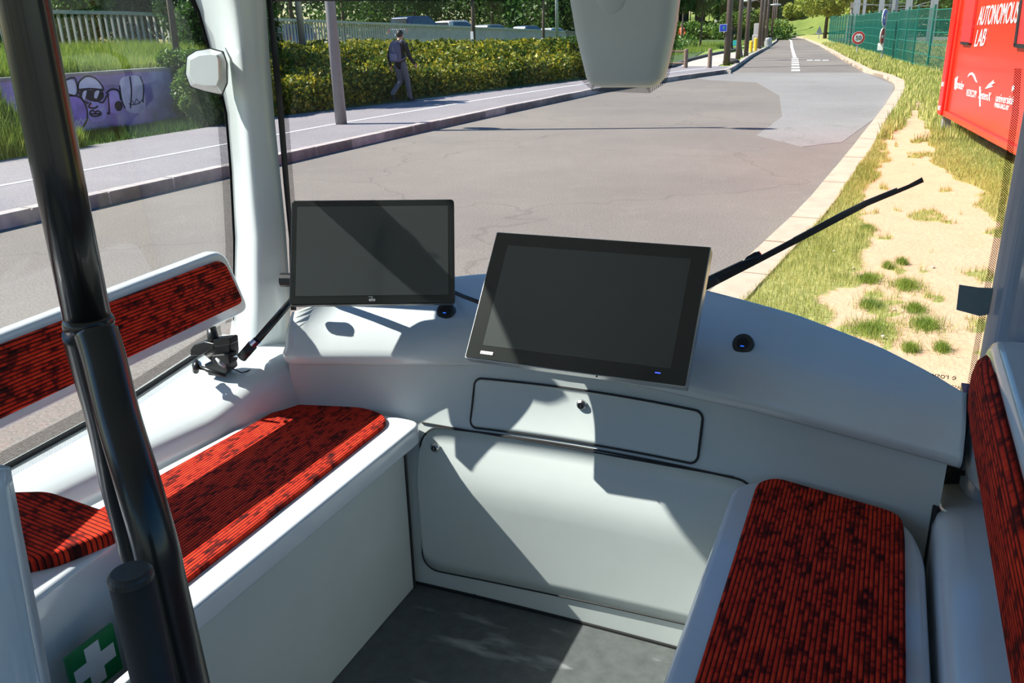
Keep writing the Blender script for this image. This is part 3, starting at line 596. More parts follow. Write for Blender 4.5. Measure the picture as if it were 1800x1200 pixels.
# field grass, small trees, background of the left distance
n = 70000; x = rng.uniform(-22, -7.5, n); y = 38+40*rng.uniform(0, 1, n)**1.5
pathx = np.interp(y, [37, 45, 60, 75, 100], [-9.6, -10.2, -10.8, -11, -13]); k = (x < pathx-.9); x = x[k]; y = y[k]
tag(fast_mesh('meadow_grass', blades(np.stack([x, y, np.full(len(x), .09)], 1), .18+.25*fbm(x, y, .5, 6), .016, .6), 3, GRASS), 'sunlit meadow grass left of the pale footpath', 'grass', kind='stuff')
for px, py, dd, h_, R_, m_, lb in [(1231, 72, 62, 3.9, 1.5, LEAF_D, 'small dark tree standing alone in the meadow, right of the red-shirted person'), (1198, 66, 62, 4.2, 1.7, LEAF_D, 'small dark tree beside the hanging console above the red-shirted person'), (1260, 55, 90, 4.5, 2.4, LEAF_M, 'round green tree under the dark bridge'), (1212, 50, 100, 6, 3, LEAF_M, 'light green tree behind the first bridge pier'), (1300, 60, 86, 2.4, 1.9, LEAF_M, 'low rounded green tree in front of the dark wall'), (1318, 58, 100, 2.2, 2.0, LEAF_Y, 'pale bush under the slope beside the dark wall'), (1245, 52, 112, 5.5, 2.6, LEAF_D, 'dark tree between the bridge piers')]:
    p = HD(px, py, dd); tree('meadow_tree', p.x, p.y, .1, h_, R_, R_*.75, m_, 5200, .11*dd/60, lb, 'small trees in the meadow', .09, 8)
bush('background_shrubs', [(-23-random.uniform(-11, 9), 92+random.uniform(0, 22), .8, 2.2, 1.3) for i in range(26)], 24000, .22, LEAF_M, 'band of light green shrubs at the far end of the meadow', kind='stuff')
# bridge
CON = mat('dark_bridge_concrete', (.045, .045, .05), .9, var=.2)
br = empty('bridge', (-26, 130, 0), 'dark road bridge on thick piers far beyond the meadow', 'bridge')
a = HD(1150, 6, 122); c = HD(1302, 6, 126)
b = MB(); b.box(-60, -20.5, 127, 137, 4.6, 6.2); b.build('deck', CON, br); b = MB(); b.box(-60, -20.5, 126.7, 127, 5.8, 7.2); b.build('parapet', mat('bridge_parapet', (.12, .13, .14), .8), br)
for px in (1199, 1228, 1304):
    q = HY(px, 30, 129); b = MB(); b.tube([(q.x, 130, -.2), (q.x, 130, 3.6), (q.x, 130, 4.7)], [.75, .75, 1.1], 12); b.build('pier', CON, br)
q0 = HY(1274, 30, 122); q1 = HY(1314, 30, 122)
b = MB(); b.prism([(q0.x, 122, 0), (q1.x, 122, 0), (q1.x, 122, 3.6), (q1.x-1, 122, 4.0), (q0.x, 122, 4.0)], (0, 1, 0)); tag(b.build('retaining_wall', mat('dark_blue_grey_wall', (.035, .045, .065), .9, var=.2)), 'dark blue-grey retaining wall under the bridge end', 'wall')
q0 = HY(1313, 40, 119); q1 = HY(1327, 40, 119)
b = MB(); b.prism([(q0.x, 119, 0), (q1.x, 119, 0), (q1.x, 119, 1.6), (q0.x+.7, 119, 3.6), (q0.x, 119, 3.7)], (0, 1, 0)); tag(b.build('sloping_wall', mat('pale_stained_concrete', (.5, .42, .36), .9, var=.2)), 'pale stepped concrete wall on the slope right of the dark wall', 'wall')
q = HY(1263, 36, 118); hs = empty('distant_house', (q.x, 118, 0), 'tiny white house with an orange roof seen beneath the bridge', 'house')
b = MB(); b.box(q.x-.45, q.x+.5, 118, 120, 0, 3.3); b.build('walls', mat('white_render', (.8, .76, .7), .8), hs); b = MB(); b.box(q.x-2.2, q.x-.6, 121, 123, 3.2, 3.9); b.build('orange_roof', mat('orange_tiles', (.5, .2, .1), .8), hs)
# hill closing the road
hx = np.linspace(-70, 60, 66); hy = np.linspace(128, 230, 40); Xh, Yh = np.meshgrid(hx, hy)
base = 131+np.clip((Xh+20)*-.35, -8, 20); Zh = .05+np.clip((Yh-base)*.34, 0, 40)*(1/(1+np.exp(-(Xh+33)/3.0)))+.8*fbm(Xh, Yh, .1, 3)*(Yh > base+3)
struct(ob('hillside', np.stack([Xh, Yh, Zh], 2).reshape(-1, 3), [(j*66+i, j*66+i+1, (j+1)*66+i+1, (j+1)*66+i) for j in range(39) for i in range(65)], GHILL, smooth=True))
def hillz(x, y): bs = 131+min(20, max(-8, (x+20)*-.35)); return .05+max(0, min(40, (y-bs)*.34))*(1/(1+math.exp(-(x+33)/3.0)))
HT = [(1318, 136, 5.0, 3.0, LEAF_M, 'leftmost tree on the hillside, above the sloping concrete wall'), (1336, 142, 5.5, 3.2, LEAF_M, 'tree on the hillside behind the first far lamp posts'), (1350, 147, 6.5, 3.6, LEAF_Y, 'pale leafy tree on the hillside behind the far lamp cluster'), (1368, 143, 6.0, 3.4, LEAF_M, 'mid green tree on the hillside straight above the end of the road'), (1386, 148, 7, 4.0, LEAF_Y, 'pale tree on the hillside above the lane line'), (1404, 144, 6.5, 3.8, LEAF_M, 'mid green tree on the hillside left of the big yellow-green tree'), (1422, 147, 7, 4.0, LEAF_Y, 'pale tree on the hillside partly behind the big yellow-green tree'), (1395, 134.5, 1.8, 1.6, LEAF_Y, 'low pale bush on the grass slope above the bend'), (1352, 136, 1.6, 1.5, LEAF_M, 'low green bush at the foot of the slope by the far lamp cluster')]
for px, yy_, h_, R_, m_, lb in HT:
    q = HY(px, 50, yy_); z_ = hillz(q.x, yy_); tree('hillside_tree', q.x, yy_, z_, h_, R_, R_*.85, m_, 8000, .2, lb, 'trees on the hillside', .18, 12)
hw = []
for i in range(110):
    x_ = random.uniform(-62, 14); y_ = random.uniform(137, 165); r_ = random.uniform(2.4, 4.2)
    if (-23 < x_ < -6 and y_ < 140) or .155 < -x_/y_ < .255: continue
    hw.append((x_, y_, hillz(x_, y_)+r_*.6, r_, r_*.85))
bush('hillside_wood', hw, 90000, .26, LEAF_M, 'green woodland covering the hillside at the end of the road', 'woodland', 'stuff')
for x_, y_, h_, R_, m_, lb in [(-7.2, 98, 5.6, 3.3, LEAF_Y, 'big yellow-green tree overhanging the road before the green fence'), (-4.0, 93, 5.0, 2.3, LEAF_Y, 'yellow-green tree at the far end of the green fence'), (-.2, 108, 9, 4.5, LEAF_D, 'dark tree behind the big yellow-green tree'), (5.5, 112, 9.5, 5, LEAF_D, 'dark tree behind the railway masts'), (12, 104, 9.5, 5, LEAF_D, 'dark tree furthest right behind the railway masts'), (-4.5, 128, 9, 5, LEAF_M, 'green tree rising between the hill and the yellow-green tree')]:
    tree('roadside_tree', x_, y_, .1, h_, R_, h_*.42, m_, 15000, .15, lb, 'trees behind the green fence', .2, 16)
bush('railway_thicket', [(random.uniform(-2, 30), random.uniform(92, 120), random.uniform(1, 5), 3.5, 3) for i in range(40)], 30000, .26, LEAF_D, 'dark thicket behind the railway masts', 'thicket', 'stuff')
struct(slab('railway_ground', [(1.9, 28), (60, 20), (60, 125), (-3, 125), (-5.8, 88), (-1, 52.3), (.9, 36.5)], -.05, .14, groundmat('grey_ballast', (.13, .12, .10), (.24, .21, .18), 3)))
# green mesh fence
GF = mat('green_coated_wire', (.008, .17, .125), .45)
FP = [(2.6, 27.2), (1.9, 30.6), (.62, 36.2), (-1.37, 52.2), (-3.7, 69), (-6.1, 87)]
fe = empty('mesh_fence', (0, 50, 0), 'green welded mesh fence stepping along the railway on the right', 'fence')
D = dense(FP, 2.5); pm = None
for i, (a, c) in enumerate(zip(D[:-1], D[1:])):
    L_ = math.dist(a, c); ux, uy = (c[0]-a[0])/L_, (c[1]-a[1])/L_; T = Matrix(((ux, -uy, 0, a[0]), (uy, ux, 0, a[1]), (0, 0, 1, .12+(.05 if (i//3) % 2 else 0)), (0, 0, 0, 1)))
    b = MB(); nw = 26 if i < 14 else 12
    for k in range(nw): xx = .05+(L_-.1)*k/(nw-1); w_ = .006 if i < 14 else .014; b.box(xx-w_, xx+w_, -.005, .005, 0, 1.95, T)
    for zz in (.02, .4, .8, 1.2, 1.6, 1.93): b.box(.03, L_-.03, -.012, .012, zz-.012, zz+.012, T)
    b.build('mesh_panel', GF, fe)
    b = MB(); b.box(-.035, .035, -.035, .035, -.2, 2.05, T); b.build('fence_post', GF, fe)
# railway masts and wires
for px, top, bot, dd, r, lb in [(1504, -20, 48, 62, .16, 'thickest pale railway mast left of the blue arrow sign'), (1499, -20, 48, 66, .10, 'slim railway mast just left of the thickest one'), (1516, -20, 45, 70, .12, 'railway mast right of the thickest mast'), (1546, -20, 42, 58, .17, 'broad pale railway mast behind the blue arrow sign'), (1561, -20, 42, 80, .10, 'thin railway mast right of the blue arrow sign'), (1567, -20, 42, 60, .11, 'railway mast, left leg of the close pair'), (1572, -20, 42, 60, .11, 'railway mast, right leg of the close pair'),
        (1592, -20, 40, 54, .13, 'leaning railway mast in the middle of the yard'), (1598, 0, 40, 70, .08, 'thin railway mast behind the leaning one'), (1634, 6, 38, 60, .09, 'thin railway mast near the red container'), (1641, -20, 38, 50, .12, 'railway mast nearest the red container'), (1529, -20, 44, 84, .08, 'thin distant mast between the broad ones')]:
    q = HD(px, bot, dd); hh = (bot-top)/F*dd; b = MB(); b.box(q.x-r, q.x+r, q.y-r, q.y+r, 0, q.z+hh+1.5); tag(b.build('railway_mast', STEEL), lb, 'mast', 'railway masts')
wi = empty('overhead_wires', (4, 60, 6), 'thin overhead railway wires strung between the masts', 'wires')
for (x0, y0), (x1, y1), dd in (((1506, 6), (1640, 10), 60), ((1546, 22), (1645, 0), 60), ((1590, 28), (1650, 30), 55), ((1500, 8), (1600, 4), 64)):
    b = MB(); p0 = HD(x0, y0, dd); p1 = HD(x1, y1, dd); b.tube([p0, (p0+p1)/2-Vector((0, 0, .12)), p1], .022, 5); b.build('wire', STEEL, wi)
q = HD(1494, 46, 75); b = MB(); b.tube([(q.x, q.y, 0), (q.x, q.y, q.z+.9), (q.x, q.y, q.z+1.0), (q.x, q.y, q.z+1.7)], [.35, .22, .12, .10], 10); b.box(q.x-.15, q.x+.25, q.y-.15, q.y+.15, q.z+1.5, q.z+1.95); tag(b.build('signal_post', mat('grey_brown_signal', (.25, .22, .2), .7)), 'stout railway signal post left of the masts', 'signal post')
# signs
SW = mat('sign_white', (.80, .80, .80), .4); SR = mat('sign_red', (.62, .02, .02), .4); SB = mat('sign_blue_bright', (.01, .10, .72), .4); BK = mat('sign_black', (.01, .01, .01), .5)
def disc(b, c, N, r, th, n=32, off=0):
    N = Vector(N).normalized(); X = Vector((0, 0, 1)).cross(N).normalized(); Y = N.cross(X); c = Vector(c)+N*off
    P = [c+X*r*math.cos(2*PI*i/n)+Y*r*math.sin(2*PI*i/n) for i in range(n)]; b.prism(P, N*-th); return X, Y
base = HZ(1506, 94, .1); c = Vector((base.x, base.y, 0)); c.z = HY(1507, 66.5, base.y).z; N = (Vector((0, 0, c.z))-c).normalized(); N = Vector((N.x+.1, N.y, 0)).normalized()
R0 = 10.3*((c-CC).dot(FW))/F
sg = empty('speed_limit_sign', (base.x, base.y, .1), 'round 50 speed limit sign with a red ring on a grey post', 'road sign')
b = MB(); b.tube([Vector((base.x, base.y, -.1))-N*.06, Vector((c.x, c.y, c.z+.2))-N*.06], .035, 8); b.build('post', STEEL, sg)
b = MB(); X, Y = disc(b, c, N, R0*1.06, .02); b.build('white_rim', SW, sg); b = MB(); disc(b, c, N, R0, .01, off=.006); b.build('red_ring', SR, sg); b = MB(); disc(b, c, N, R0*.70, .01, off=.012); b.build('white_disc', SW, sg)
text('number', '50', BK, sg, c+N*.016-Y*R0*.34-X*0.0, X, Y, R0*1.0, .003, 'CENTER')
base = HZ(1547, 105, .1); sg = empty('no_entry_and_arrow_signs', (base.x, base.y, .1), 'grey post with a blue round sign above a red no entry sign, seen edge-on', 'road sign')
c1 = Vector((base.x, base.y, HY(1549, 64, base.y).z)); c2 = Vector((base.x, base.y, HY(1551, 31, base.y).z)); N = Vector((-.95, -.62, 0)).normalized()
b = MB(); b.tube([Vector((base.x, base.y, -.1))-N*.06, Vector((c2.x, c2.y, c2.z+.2))-N*.06], .035, 8); b.build('post', STEEL, sg)
v_ = (CC-c1); v_.z = 0; v_.normalize(); pr = Vector((v_.y, -v_.x, 0)); N = (v_*.28-pr*.96).normalized()
R1 = 14.5*((c1-CC).dot(FW))/F
for cc, m_ in ((c1, SR), (c2, SB)):
    b = MB(); X, Y = disc(b, cc, N, R1, .03); b.build('sign_rim', SW, sg); b = MB(); disc(b, cc, N, R1*.92, .01, off=.006); b.build('sign_face', m_, sg)
b = MB(); T = Matrix.Translation(c1+N*.01) @ Matrix((X, Y, N)).transposed().to_4x4(); b.box(-R1*.7, R1*.7, -R1*.15, R1*.15, 0, .006, T); b.build('white_bar', SW, sg)
b = MB(); T = Matrix.Translation(c2+N*.01) @ Matrix((X, Y, N)).transposed().to_4x4(); b.box(-R1*.75, R1*.75, -R1*.10, R1*.10, 0, .006, T); b.box(-R1*.08, R1*.08, -R1*.5, R1*.5, 0, .006, T); b.build('white_symbol', SW, sg)
q = HY(1548, 82, base.y); b = MB(); b.box(q.x-.13, q.x+.10, q.y-.04, q.y-.01, q.z-.15, q.z+.15); b.build('white_plate', SW, sg)
q = HZ(1439, 68, .1); sg = empty('warning_sign_back', (q.x, q.y, .1), 'distant grey triangular sign standing before the far end of the green fence', 'road sign')
b = MB(); b.tube([(q.x, q.y, 0), (q.x, q.y, 1.3)], .04, 6); b.build('post', STEEL, sg); b = MB(); b.prism([(q.x-.35, q.y-.05, .55), (q.x+.35, q.y-.05, .55), (q.x, q.y-.05, 1.35)], (0, .02, 0)); b.build('triangle_plate', mat('grey_blue_sign_back', (.35, .38, .5), .5), sg)
# ------------------------------------------------------------------ red container
RED = mat('red_gloss_paint', (.80, .030, .012), .30, coat=.15, var=.03, vscale=2); REDD = mat('red_gloss_edge', (.85, .012, .008), .3)
A = Vector((.707, 15.57, .33)); Bn = Vector((1.285, 11.11, .33)); U = (Bn-A); U.z = 0; U.normalize(); NN = Vector((0, 0, 1)).cross(U).normalized()
if NN.x > 0: NN = -NN
ct = empty('red_container', (A.x, A.y, 0), 'tall red container with white lettering standing on short legs on the grass', 'container')
def TC(O): return Matrix.Translation(O) @ Matrix((U, -NN, Vector((0, 0, 1)))).transposed().to_4x4()
T = TC(A)
b = MB(); b.box(.12, 7.0, .04, 2.3, .04, 2.6, T); b.build('body', RED, ct, bevel=.02)
b = MB(); b.box(0, .30, -.03, 2.34, -.0, 2.7, T); b.build('corner_post', REDD, ct, bevel=.02)
b = MB(); b.box(.32, 7.0, -.0, .10, -.0, .09, T); b.build('bottom_rail', RED, ct, bevel=.01)
b = MB(); b.box(.34, .44, .0, .10, .09, 2.6, T); b.build('door_edge', RED, ct, bevel=.01)
for xx in (.1, 6.4):
    b = MB(); b.box(xx-.06, xx+.06, .05, .17, -.33+.1, 0, T); b.build('leg', STEEL, ct); b = MB(); b.box(xx-.16, xx+.2, -.02, .24, -.25, -.23, T); b.build('foot_plate', STEEL, ct)
for zz in (.06, .42): b = MB(); b.box(.16, .26, -.05, -.02, zz+.02, zz+.08, T); b.build('corner_fitting', SW, ct)
fp = A-NN*.04+NN*.045
def onc(px, py): return HP(px, py, A-NN*.035, NN)
def sz(p): v = p-A; return v.dot(U), v.z
def cpl(name, pts, m, d0=.0, th=.02):
    P = [onc(*q)+NN*d0 for q in pts]; b = MB(); b.prism(P, NN*th); return b.build(name, m, ct)
cpl('lock_cover', [(1704, -30), (1723, -30), (1708, 76), (1692, 76)], mat('red_lock_cover', (.70, .03, .03), .4), 0, .03); cpl('lock_cover_base', [(1692, 73), (1708, 74), (1706, 79), (1693, 78)], BK, 0, .035)
cpl('lock_cover', [(1802, -30), (1830, -30), (1812, 82), (1788, 78)], mat('red_lock_cover', (.70, .03, .03), .4), 0, .03); cpl('lock_frame', [(1799, 0), (1803, 0), (1792, 80), (1788, 80)], BK, .0, .04); cpl('lock_cover_base', [(1788, 76), (1812, 78), (1812, 86), (1788, 83)], BK, 0, .04)
def ctext(name, s, p0, ph, ptop, m=SW, shear=.25):   # baseline start pixel, baseline end pixel, top pixel at start
    a, c_, d = onc(*p0), onc(*ph), onc(*ptop); wd = (c_-a).length; hh = (d-a).length; X_ = (c_-a).normalized()
    o = text(name, s, m, ct, a+NN*.003, X_, Vector((0, 0, 1)), hh/.72, .002, shear=shear)
    xs_ = [(Vector(v.co)+Vector(W[ct.name])-a).dot(X_) for v in o.data.vertices]; k = wd/max(xs_)
    for v in o.data.vertices:
        q_ = Vector(v.co)+Vector(W[ct.name])-a; v.co = Vector(v.co)+X_*(q_.dot(X_)*(k-1))
    return o
ctext('lettering', 'AUTONOMOUS', (1718, 44), (1789, 40), (1721, 12)); ctext('lettering', 'LAB', (1712, 82), (1731, 80), (1716, 52))
ctext('small_lettering', 'transdev', (1701, 28), (1715, 26), (1702, 18)); ctext('small_lettering', 'transdev', (1678, 154), (1694, 158), (1679, 140))
ctext('small_lettering', 'VEDECOM', (1698, 168), (1716, 172), (1698, 158)); ctext('small_lettering', 'SystemX', (1720, 172), (1741, 178), (1721, 158), shear=.3); ctext('small_lettering', 'université', (1750, 178), (1781, 184), (1751, 164), shear=0); ctext('small_lettering', 'PARIS-SACLAY', (1748, 188), (1773, 194), (1748, 181), shear=0)
cpl('logo_arc', [(1701, 136), (1704, 129), (1709, 127), (1713, 131), (1718, 145), (1715, 143), (1711, 134), (1708, 131), (1704, 133)], SW, .0, .004)
cpl('logo_swoosh', [(1732, 156), (1738, 148), (1748, 140), (1746, 144), (1750, 145), (1742, 150), (1746, 152), (1737, 155)], SW, .0, .004); cpl('logo_leaf', [(1779, 161), (1780, 152), (1784, 149), (1783, 157)], SW, .0, .004); cpl('logo_mark', [(1679, 138), (1684, 134), (1684, 137), (1681, 158), (1678, 156)], SW, .0, .004); cpl('logo_mark', [(1722, 152), (1724, 152), (1724, 187), (1722, 187)], SW, 0, .004)
# ------------------------------------------------------------------ parked cars
CG = mat('car_window_glass', (.03, .04, .05), .08, coat=1); TYRE = mat('tyre', (.015, .015, .015), .8); REDL = mat('tail_light_red', (.5, .01, .01), .3)
def car(x, y, z, yaw, m, label, L=4.1, Wd=1.72, H=1.48, van=False):
    t = empty('car', (0, 0, 0), label, 'car', 'cars parked behind the railing')
    h = L/2; low = [(-h, .35), (-h-.02, .60), (-h+.05, .95), (-h*.45, .98), (h*.45, .93), (h-.15, .78), (h, .58), (h-.02, .32)]
    b = MB()
    secs = [[(px_, yy*(.97 if pz_ > .9 else 1), pz_) for px_, pz_ in low] for yy in (-Wd/2+.06, -Wd/2, Wd/2, Wd/2-.06)]
    n = len(low); b.prism([(p_, -Wd/2, q_) for p_, q_ in low], (0, Wd, 0)); b.build('body', m, t, bevel=.07, seg=3)
    top = [(-h+.08, .93), (-h+(.18 if van else .32), H-.06), (-h+.75, H), (h*.05, H), (h*.52, .93)]
    b = MB(); wt, wb = Wd/2-.20, Wd/2-.05
    A_ = [(p_, -(wb if q_ < 1 else wt), q_) for p_, q_ in top]; B_ = [(p_, (wb if q_ < 1 else wt), q_) for p_, q_ in top]; n = len(top)
    b.add(A_+B_, [tuple(range(n)), tuple(range(2*n-1, n-1, -1))]+[(i, i+n, (i+1) % n+n, (i+1) % n) for i in range(n)]); b.build('roof', m, t, bevel=.05, seg=3)
    for sgn in (-1, 1):
        g = [(-h+.45, 1.0), (-h+.62, H-.10), (h*.02, H-.09), (h*.42, 1.0)]; yy = lambda q_: sgn*((wb+.006) if q_ <= 1.0 else (wt+.02))
        V = [(p_, yy(q_), q_) for p_, q_ in g]; V2 = [(p_, v-sgn*.01, q_) for (p_, v, q_) in V]; b = MB(); b.add(V+V2, [(0, 1, 2, 3), (7, 6, 5, 4), (0, 4, 5, 1), (1, 5, 6, 2), (2, 6, 7, 3), (3, 7, 4, 0)]); b.build('side_window', CG, t)
    b = MB(); b.add([(-h+.075, -wb+.12, 1.0), (-h+.075, wb-.12, 1.0), (-h+(.155 if van else .27), wt-.06, H-.13), (-h+(.155 if van else .27), -wt+.06, H-.13)], [(0, 1, 2, 3)]); b.add([(h*.50, -wb+.1, .97), (h*.50, wb-.1, .97), (h*.09, wt-.04, H-.03), (h*.09, -wt+.04, H-.03)], [(3, 2, 1, 0)])
    for i in range(len(b.V)): v = b.V[i]; b.V[i] = (v[0]+(-.02 if v[0] < 0 else .03), v[1], v[2]+.01)
    b.build('rear_window', CG, t)
    for sx in (-.62, .62):
        for sy in (-1, 1):
            b = MB(); b.tube([(sx*h, sy*(Wd/2-.2), .31), (sx*h, sy*(Wd/2+.01), .31)], .31, 16); b.build('wheel', TYRE, t)
    for sy in (-1, 1): b = MB(); b.box(-h-.035, -h+.05, sy*(Wd/2-.12)-.09, sy*(Wd/2-.12)+.09, .68, .92); b.build('tail_light', REDL, t)
    b = MB(); b.box(-h-.04, -h, -.26, .26, .55, .66); b.build('number_plate', SW, t)
    t.location = (x, y, z); t.rotation_euler.z = yaw; return t
CARS = [(503, 44, 46, 150, (.015, .05, .30), 'blue car behind the near end of the railing, mostly hidden by the windscreen edge', 1.45, False), (738, 29, 52, 78, (.012, .03, .13), 'dark blue hatchback parked behind the railing, nearest the walking person', 1.62, True), (806, 36, 60, 78, (.70, .66, .64), 'white hatchback parked right of the dark blue hatchback', 1.5, True), (868, 43, 70, 78, (.20, .23, .24), 'grey car third along the railing', 1.45, False), (932, 45, 78, 78, (.08, .13, .20), 'grey-blue car fourth along the railing', 1.45, False), (975, 49, 88, 78, (.6, .64, .68), 'white car farthest along the railing', 1.4, False)]
for px, py, dd, yw, col, lb, H_, vn in CARS:
    q = HD(px, py, dd); t = car(q.x, q.y, q.z-H_, math.radians(yw), mat('car_paint_%d' % px, col, .35, coat=.25, var=.02), lb, H=H_, van=vn)
# ------------------------------------------------------------------ people
SKIN = mat('skin', (.45, .24, .16), .55)
def remesh(o, vox, sm=6):
    r = o.modifiers.new('remesh', 'REMESH'); r.mode = 'VOXEL'; r.voxel_size = vox; r.use_smooth_shade = True
    s = o.modifiers.new('smooth', 'SMOOTH'); s.factor = .5; s.iterations = sm; return o
def person(loc, yaw, label, J, cols, vox=.018, scale=1., hair=(.01, .008, .008)):
    t = empty('person', (0, 0, 0), label, 'person')
    jk, tr, sh = (mat('cloth_%.3f_%.3f_%.3f' % c_, c_, .85, var=.12, vscale=25) for c_ in cols)
    def limb(b, P, R):
        b.tube(P, R, 12)
        for p_, r_ in zip(P, R): b.ell(p_, (r_, r_, r_), 12, 8)
    b = MB(); h = J['head']
    b.ell(h, (.075, .095, .115), 16, 12); b.ell((h[0], h[1]+.02, h[2]-.05), (.055, .075, .07), 12, 8); b.ell((h[0], h[1]+.10, h[2]-.015), (.014, .022, .022), 8, 6)
    for s_ in (-1, 1): b.ell((h[0]+s_*.078, h[1]-.005, h[2]-.01), (.014, .02, .03), 8, 6)
    limb(b, [(h[0], h[1]-.02, h[2]-.08), (0, -.02, 1.45)], [.055, .06]); b.tube([(0, 0, 1.44), (0, 0, 1.2), (0, 0, .95)], [.12, .13, .13], 12)
    for s_, k in ((-1, 'l'), (1, 'r')):
        sh_, el, ha = J['sh'+k], J['el'+k], J['ha'+k]; limb(b, [sh_, el, ha], [.045, .038, .027]); limb(b, [J['hip'+k], J['kn'+k], J['an'+k]], [.085, .055, .04]); b.tube([(0, 0, 1.42), sh_], [.05, .045], 8)
        hv = (Vector(ha)-Vector(el)).normalized(); sd = Vector((0, 1, 0)); sd = (sd-hv*sd.dot(hv)).normalized(); pm_ = Vector(ha)+hv*.05
        b.ell(pm_, (.016, .036, .048), 10, 8)
        for i, (o_, l_) in enumerate(((-.027, .062), (-.009, .075), (.009, .082), (.027, .074))):
            q0 = pm_+sd*o_+hv*.03; nrm = hv.cross(sd)*s_*-1; b.tube([q0, q0+hv*l_*.5, q0+hv*l_*.85+nrm*.015, q0+hv*l_+nrm*.028], [.0095, .009, .008, .006], 6)
        q0 = pm_+sd*.03-hv*.015; b.tube([q0, q0+sd*.022+hv*.03, q0+sd*.026+hv*.058], [.012, .010, .008], 6)
    remesh(b.build('body', SKIN, t, smooth=True), .009, 3)
    b = MB(); b.ell((h[0], h[1]-.012, h[2]+.022), (.085, .100, .108), 16, 10); o = b.build('hair', mat('dark_hair', hair, .6), t, smooth=True)
    V = o.data.vertices
    for v in V:
        if v.co.y > h[1]+.035: v.co.z = max(v.co.z, h[2]+.045)
        v.co.z = max(v.co.z, h[2]-.055)
    b = MB(); limb(b, [(0, -.015, 1.40), (0, -.01, 1.15), (0, 0, .95)], [.135, .145, .148]); limb(b, [J['shl'], (0, -.02, 1.42), J['shr']], [.068, .09, .068])
    for k in 'lr': limb(b, [J['sh'+k], J['el'+k], Vector(J['ha'+k])*.93+Vector(J['el'+k])*.07], [.068, .056, .042])
    remesh(b.build('jacket', jk, t, smooth=True), vox)
    b = MB(); limb(b, [(-.06, 0, .95), (.06, 0, .95)], [.115, .115])
    for k in 'lr': limb(b, [J['hip'+k], J['kn'+k], J['an'+k]], [.105, .075, .062])
    remesh(b.build('trousers', tr, t, smooth=True), vox)
    for k in 'lr':
        an = Vector(J['an'+k]); to = Vector(J['to'+k]); b = MB(); b.tube([an-(to-an)*.3+Vector((0, 0, -.03)), an+(to-an)*.3+Vector((0, 0, -.02)), to], [.048, .050, .036], 12); b.ell(to, (.045, .05, .036), 10, 6); b.ell(an-(to-an)*.25+Vector((0, 0, -.03)), (.046, .046, .042), 10, 6); b.ell(an, (.055, .055, .06), 10, 6)
        remesh(b.build('shoe', sh, t, smooth=True), .014, 4)
    t.location = loc; t.rotation_euler.z = yaw; t.scale = (scale,)*3; return t
WALKJ = dict(head=(.01, .06, 1.64), shl=(-.19, -.02, 1.41), shr=(.19, .0, 1.41), ell=(-.25, -.14, 1.14), elr=(.27, .02, 1.13), hal=(-.24, -.10, .90), har=(.30, .20, .93), hipl=(-.085, 0, .91), hipr=(.085, 0, .91), knl=(-.085, .06, .50), knr=(.095, .13, .50), anl=(-.09, -.32, .23), anr=(.10, .20, .085), tol=(-.09, -.28, .075), tor=(.11, .37, .05))
pl_ = Vector((-11.36, 19.15, .14))
person(pl_, math.radians(-4), 'young person walking away on the footway in a black jacket and grey trousers', WALKJ, ((.015, .015, .018), (.13, .13, .145), (.02, .02, .022)), scale=.97)
bp = empty('backpack', (0, 0, 0), 'grey-violet backpack worn by the person walking on the footway', 'backpack')
NAVY = mat('grey_violet_canvas', (.10, .10, .17), .8, var=.1); NAVL = mat('violet_canvas_trim', (.20, .19, .28), .8)
b = MB(); b.loft([[(x_*sx, -.13-dy, z_) for x_, dy in ((-.14, .0), (-.155, .06), (-.12, .15), (0, .17), (.12, .15), (.155, .06), (.14, 0))] for z_, sx in ((1.00, .80), (1.03, .95), (1.2, 1.0), (1.36, .96), (1.45, .75), (1.48, .4))], True, True); b.build('bag_body', NAVY, bp, smooth=True)
b = MB(); b.loft([[(x_*sx, -.24-dy, z_) for x_, dy in ((-.11, .0), (-.10, .075), (0, .09), (.10, .075), (.11, 0))] for z_, sx in ((1.02, .85), (1.05, 1), (1.16, 1.0), (1.2, .9))], True, True); b.build('front_pocket', NAVL, bp, smooth=True)
for s_ in (-1, 1): b = MB(); b.tube([(s_*.10, -.14, 1.45), (s_*.12, -.06, 1.515), (s_*.13, .06, 1.49), (s_*.14, .155, 1.38), (s_*.16, .15, 1.2), (s_*.15, -.02, 1.08), (s_*.13, -.13, 1.04)], .018, 8); b.build('strap', NAVL, bp, smooth=True)
b = MB(); b.tube([(-.03, -.15, 1.46), (-.025, -.16, 1.50), (.025, -.16, 1.50), (.03, -.15, 1.46)], .008, 6); b.build('grab_loop', NAVL, bp)
bp.location = pl_; bp.rotation_euler.z = math.radians(-4); bp.scale = (.97,)*3
STJ = dict(WALKJ); STJ.update(anl=(-.1, -.12, .09), tol=(-.1, .04, .05), knl=(-.09, .02, .5), har=(.27, .12, .92), hal=(-.27, .1, .92))
q = HZ(1283, 90, .12); person(Vector((q.x, q.y, .125)), 3.0, 'distant pedestrian in black on the pale footpath behind the tallest brown post', STJ, ((.02, .02, .02), (.025, .025, .03), (.02, .02, .02)), .03)
hb = MB(); hb.loft([[(q.x+.32+x_*s_, q.y-.1+y_, z_) for x_, y_ in ((-.14, -.05), (.14, -.05), (.14, .05), (-.14, .05))] for z_, s_ in ((.45, .8), (.5, 1), (.78, .9))], True, True); tag(hb.build('shoulder_bag', mat('turquoise_bag', (.02, .40, .42), .6)), 'turquoise bag carried by the distant pedestrian in black', 'bag')
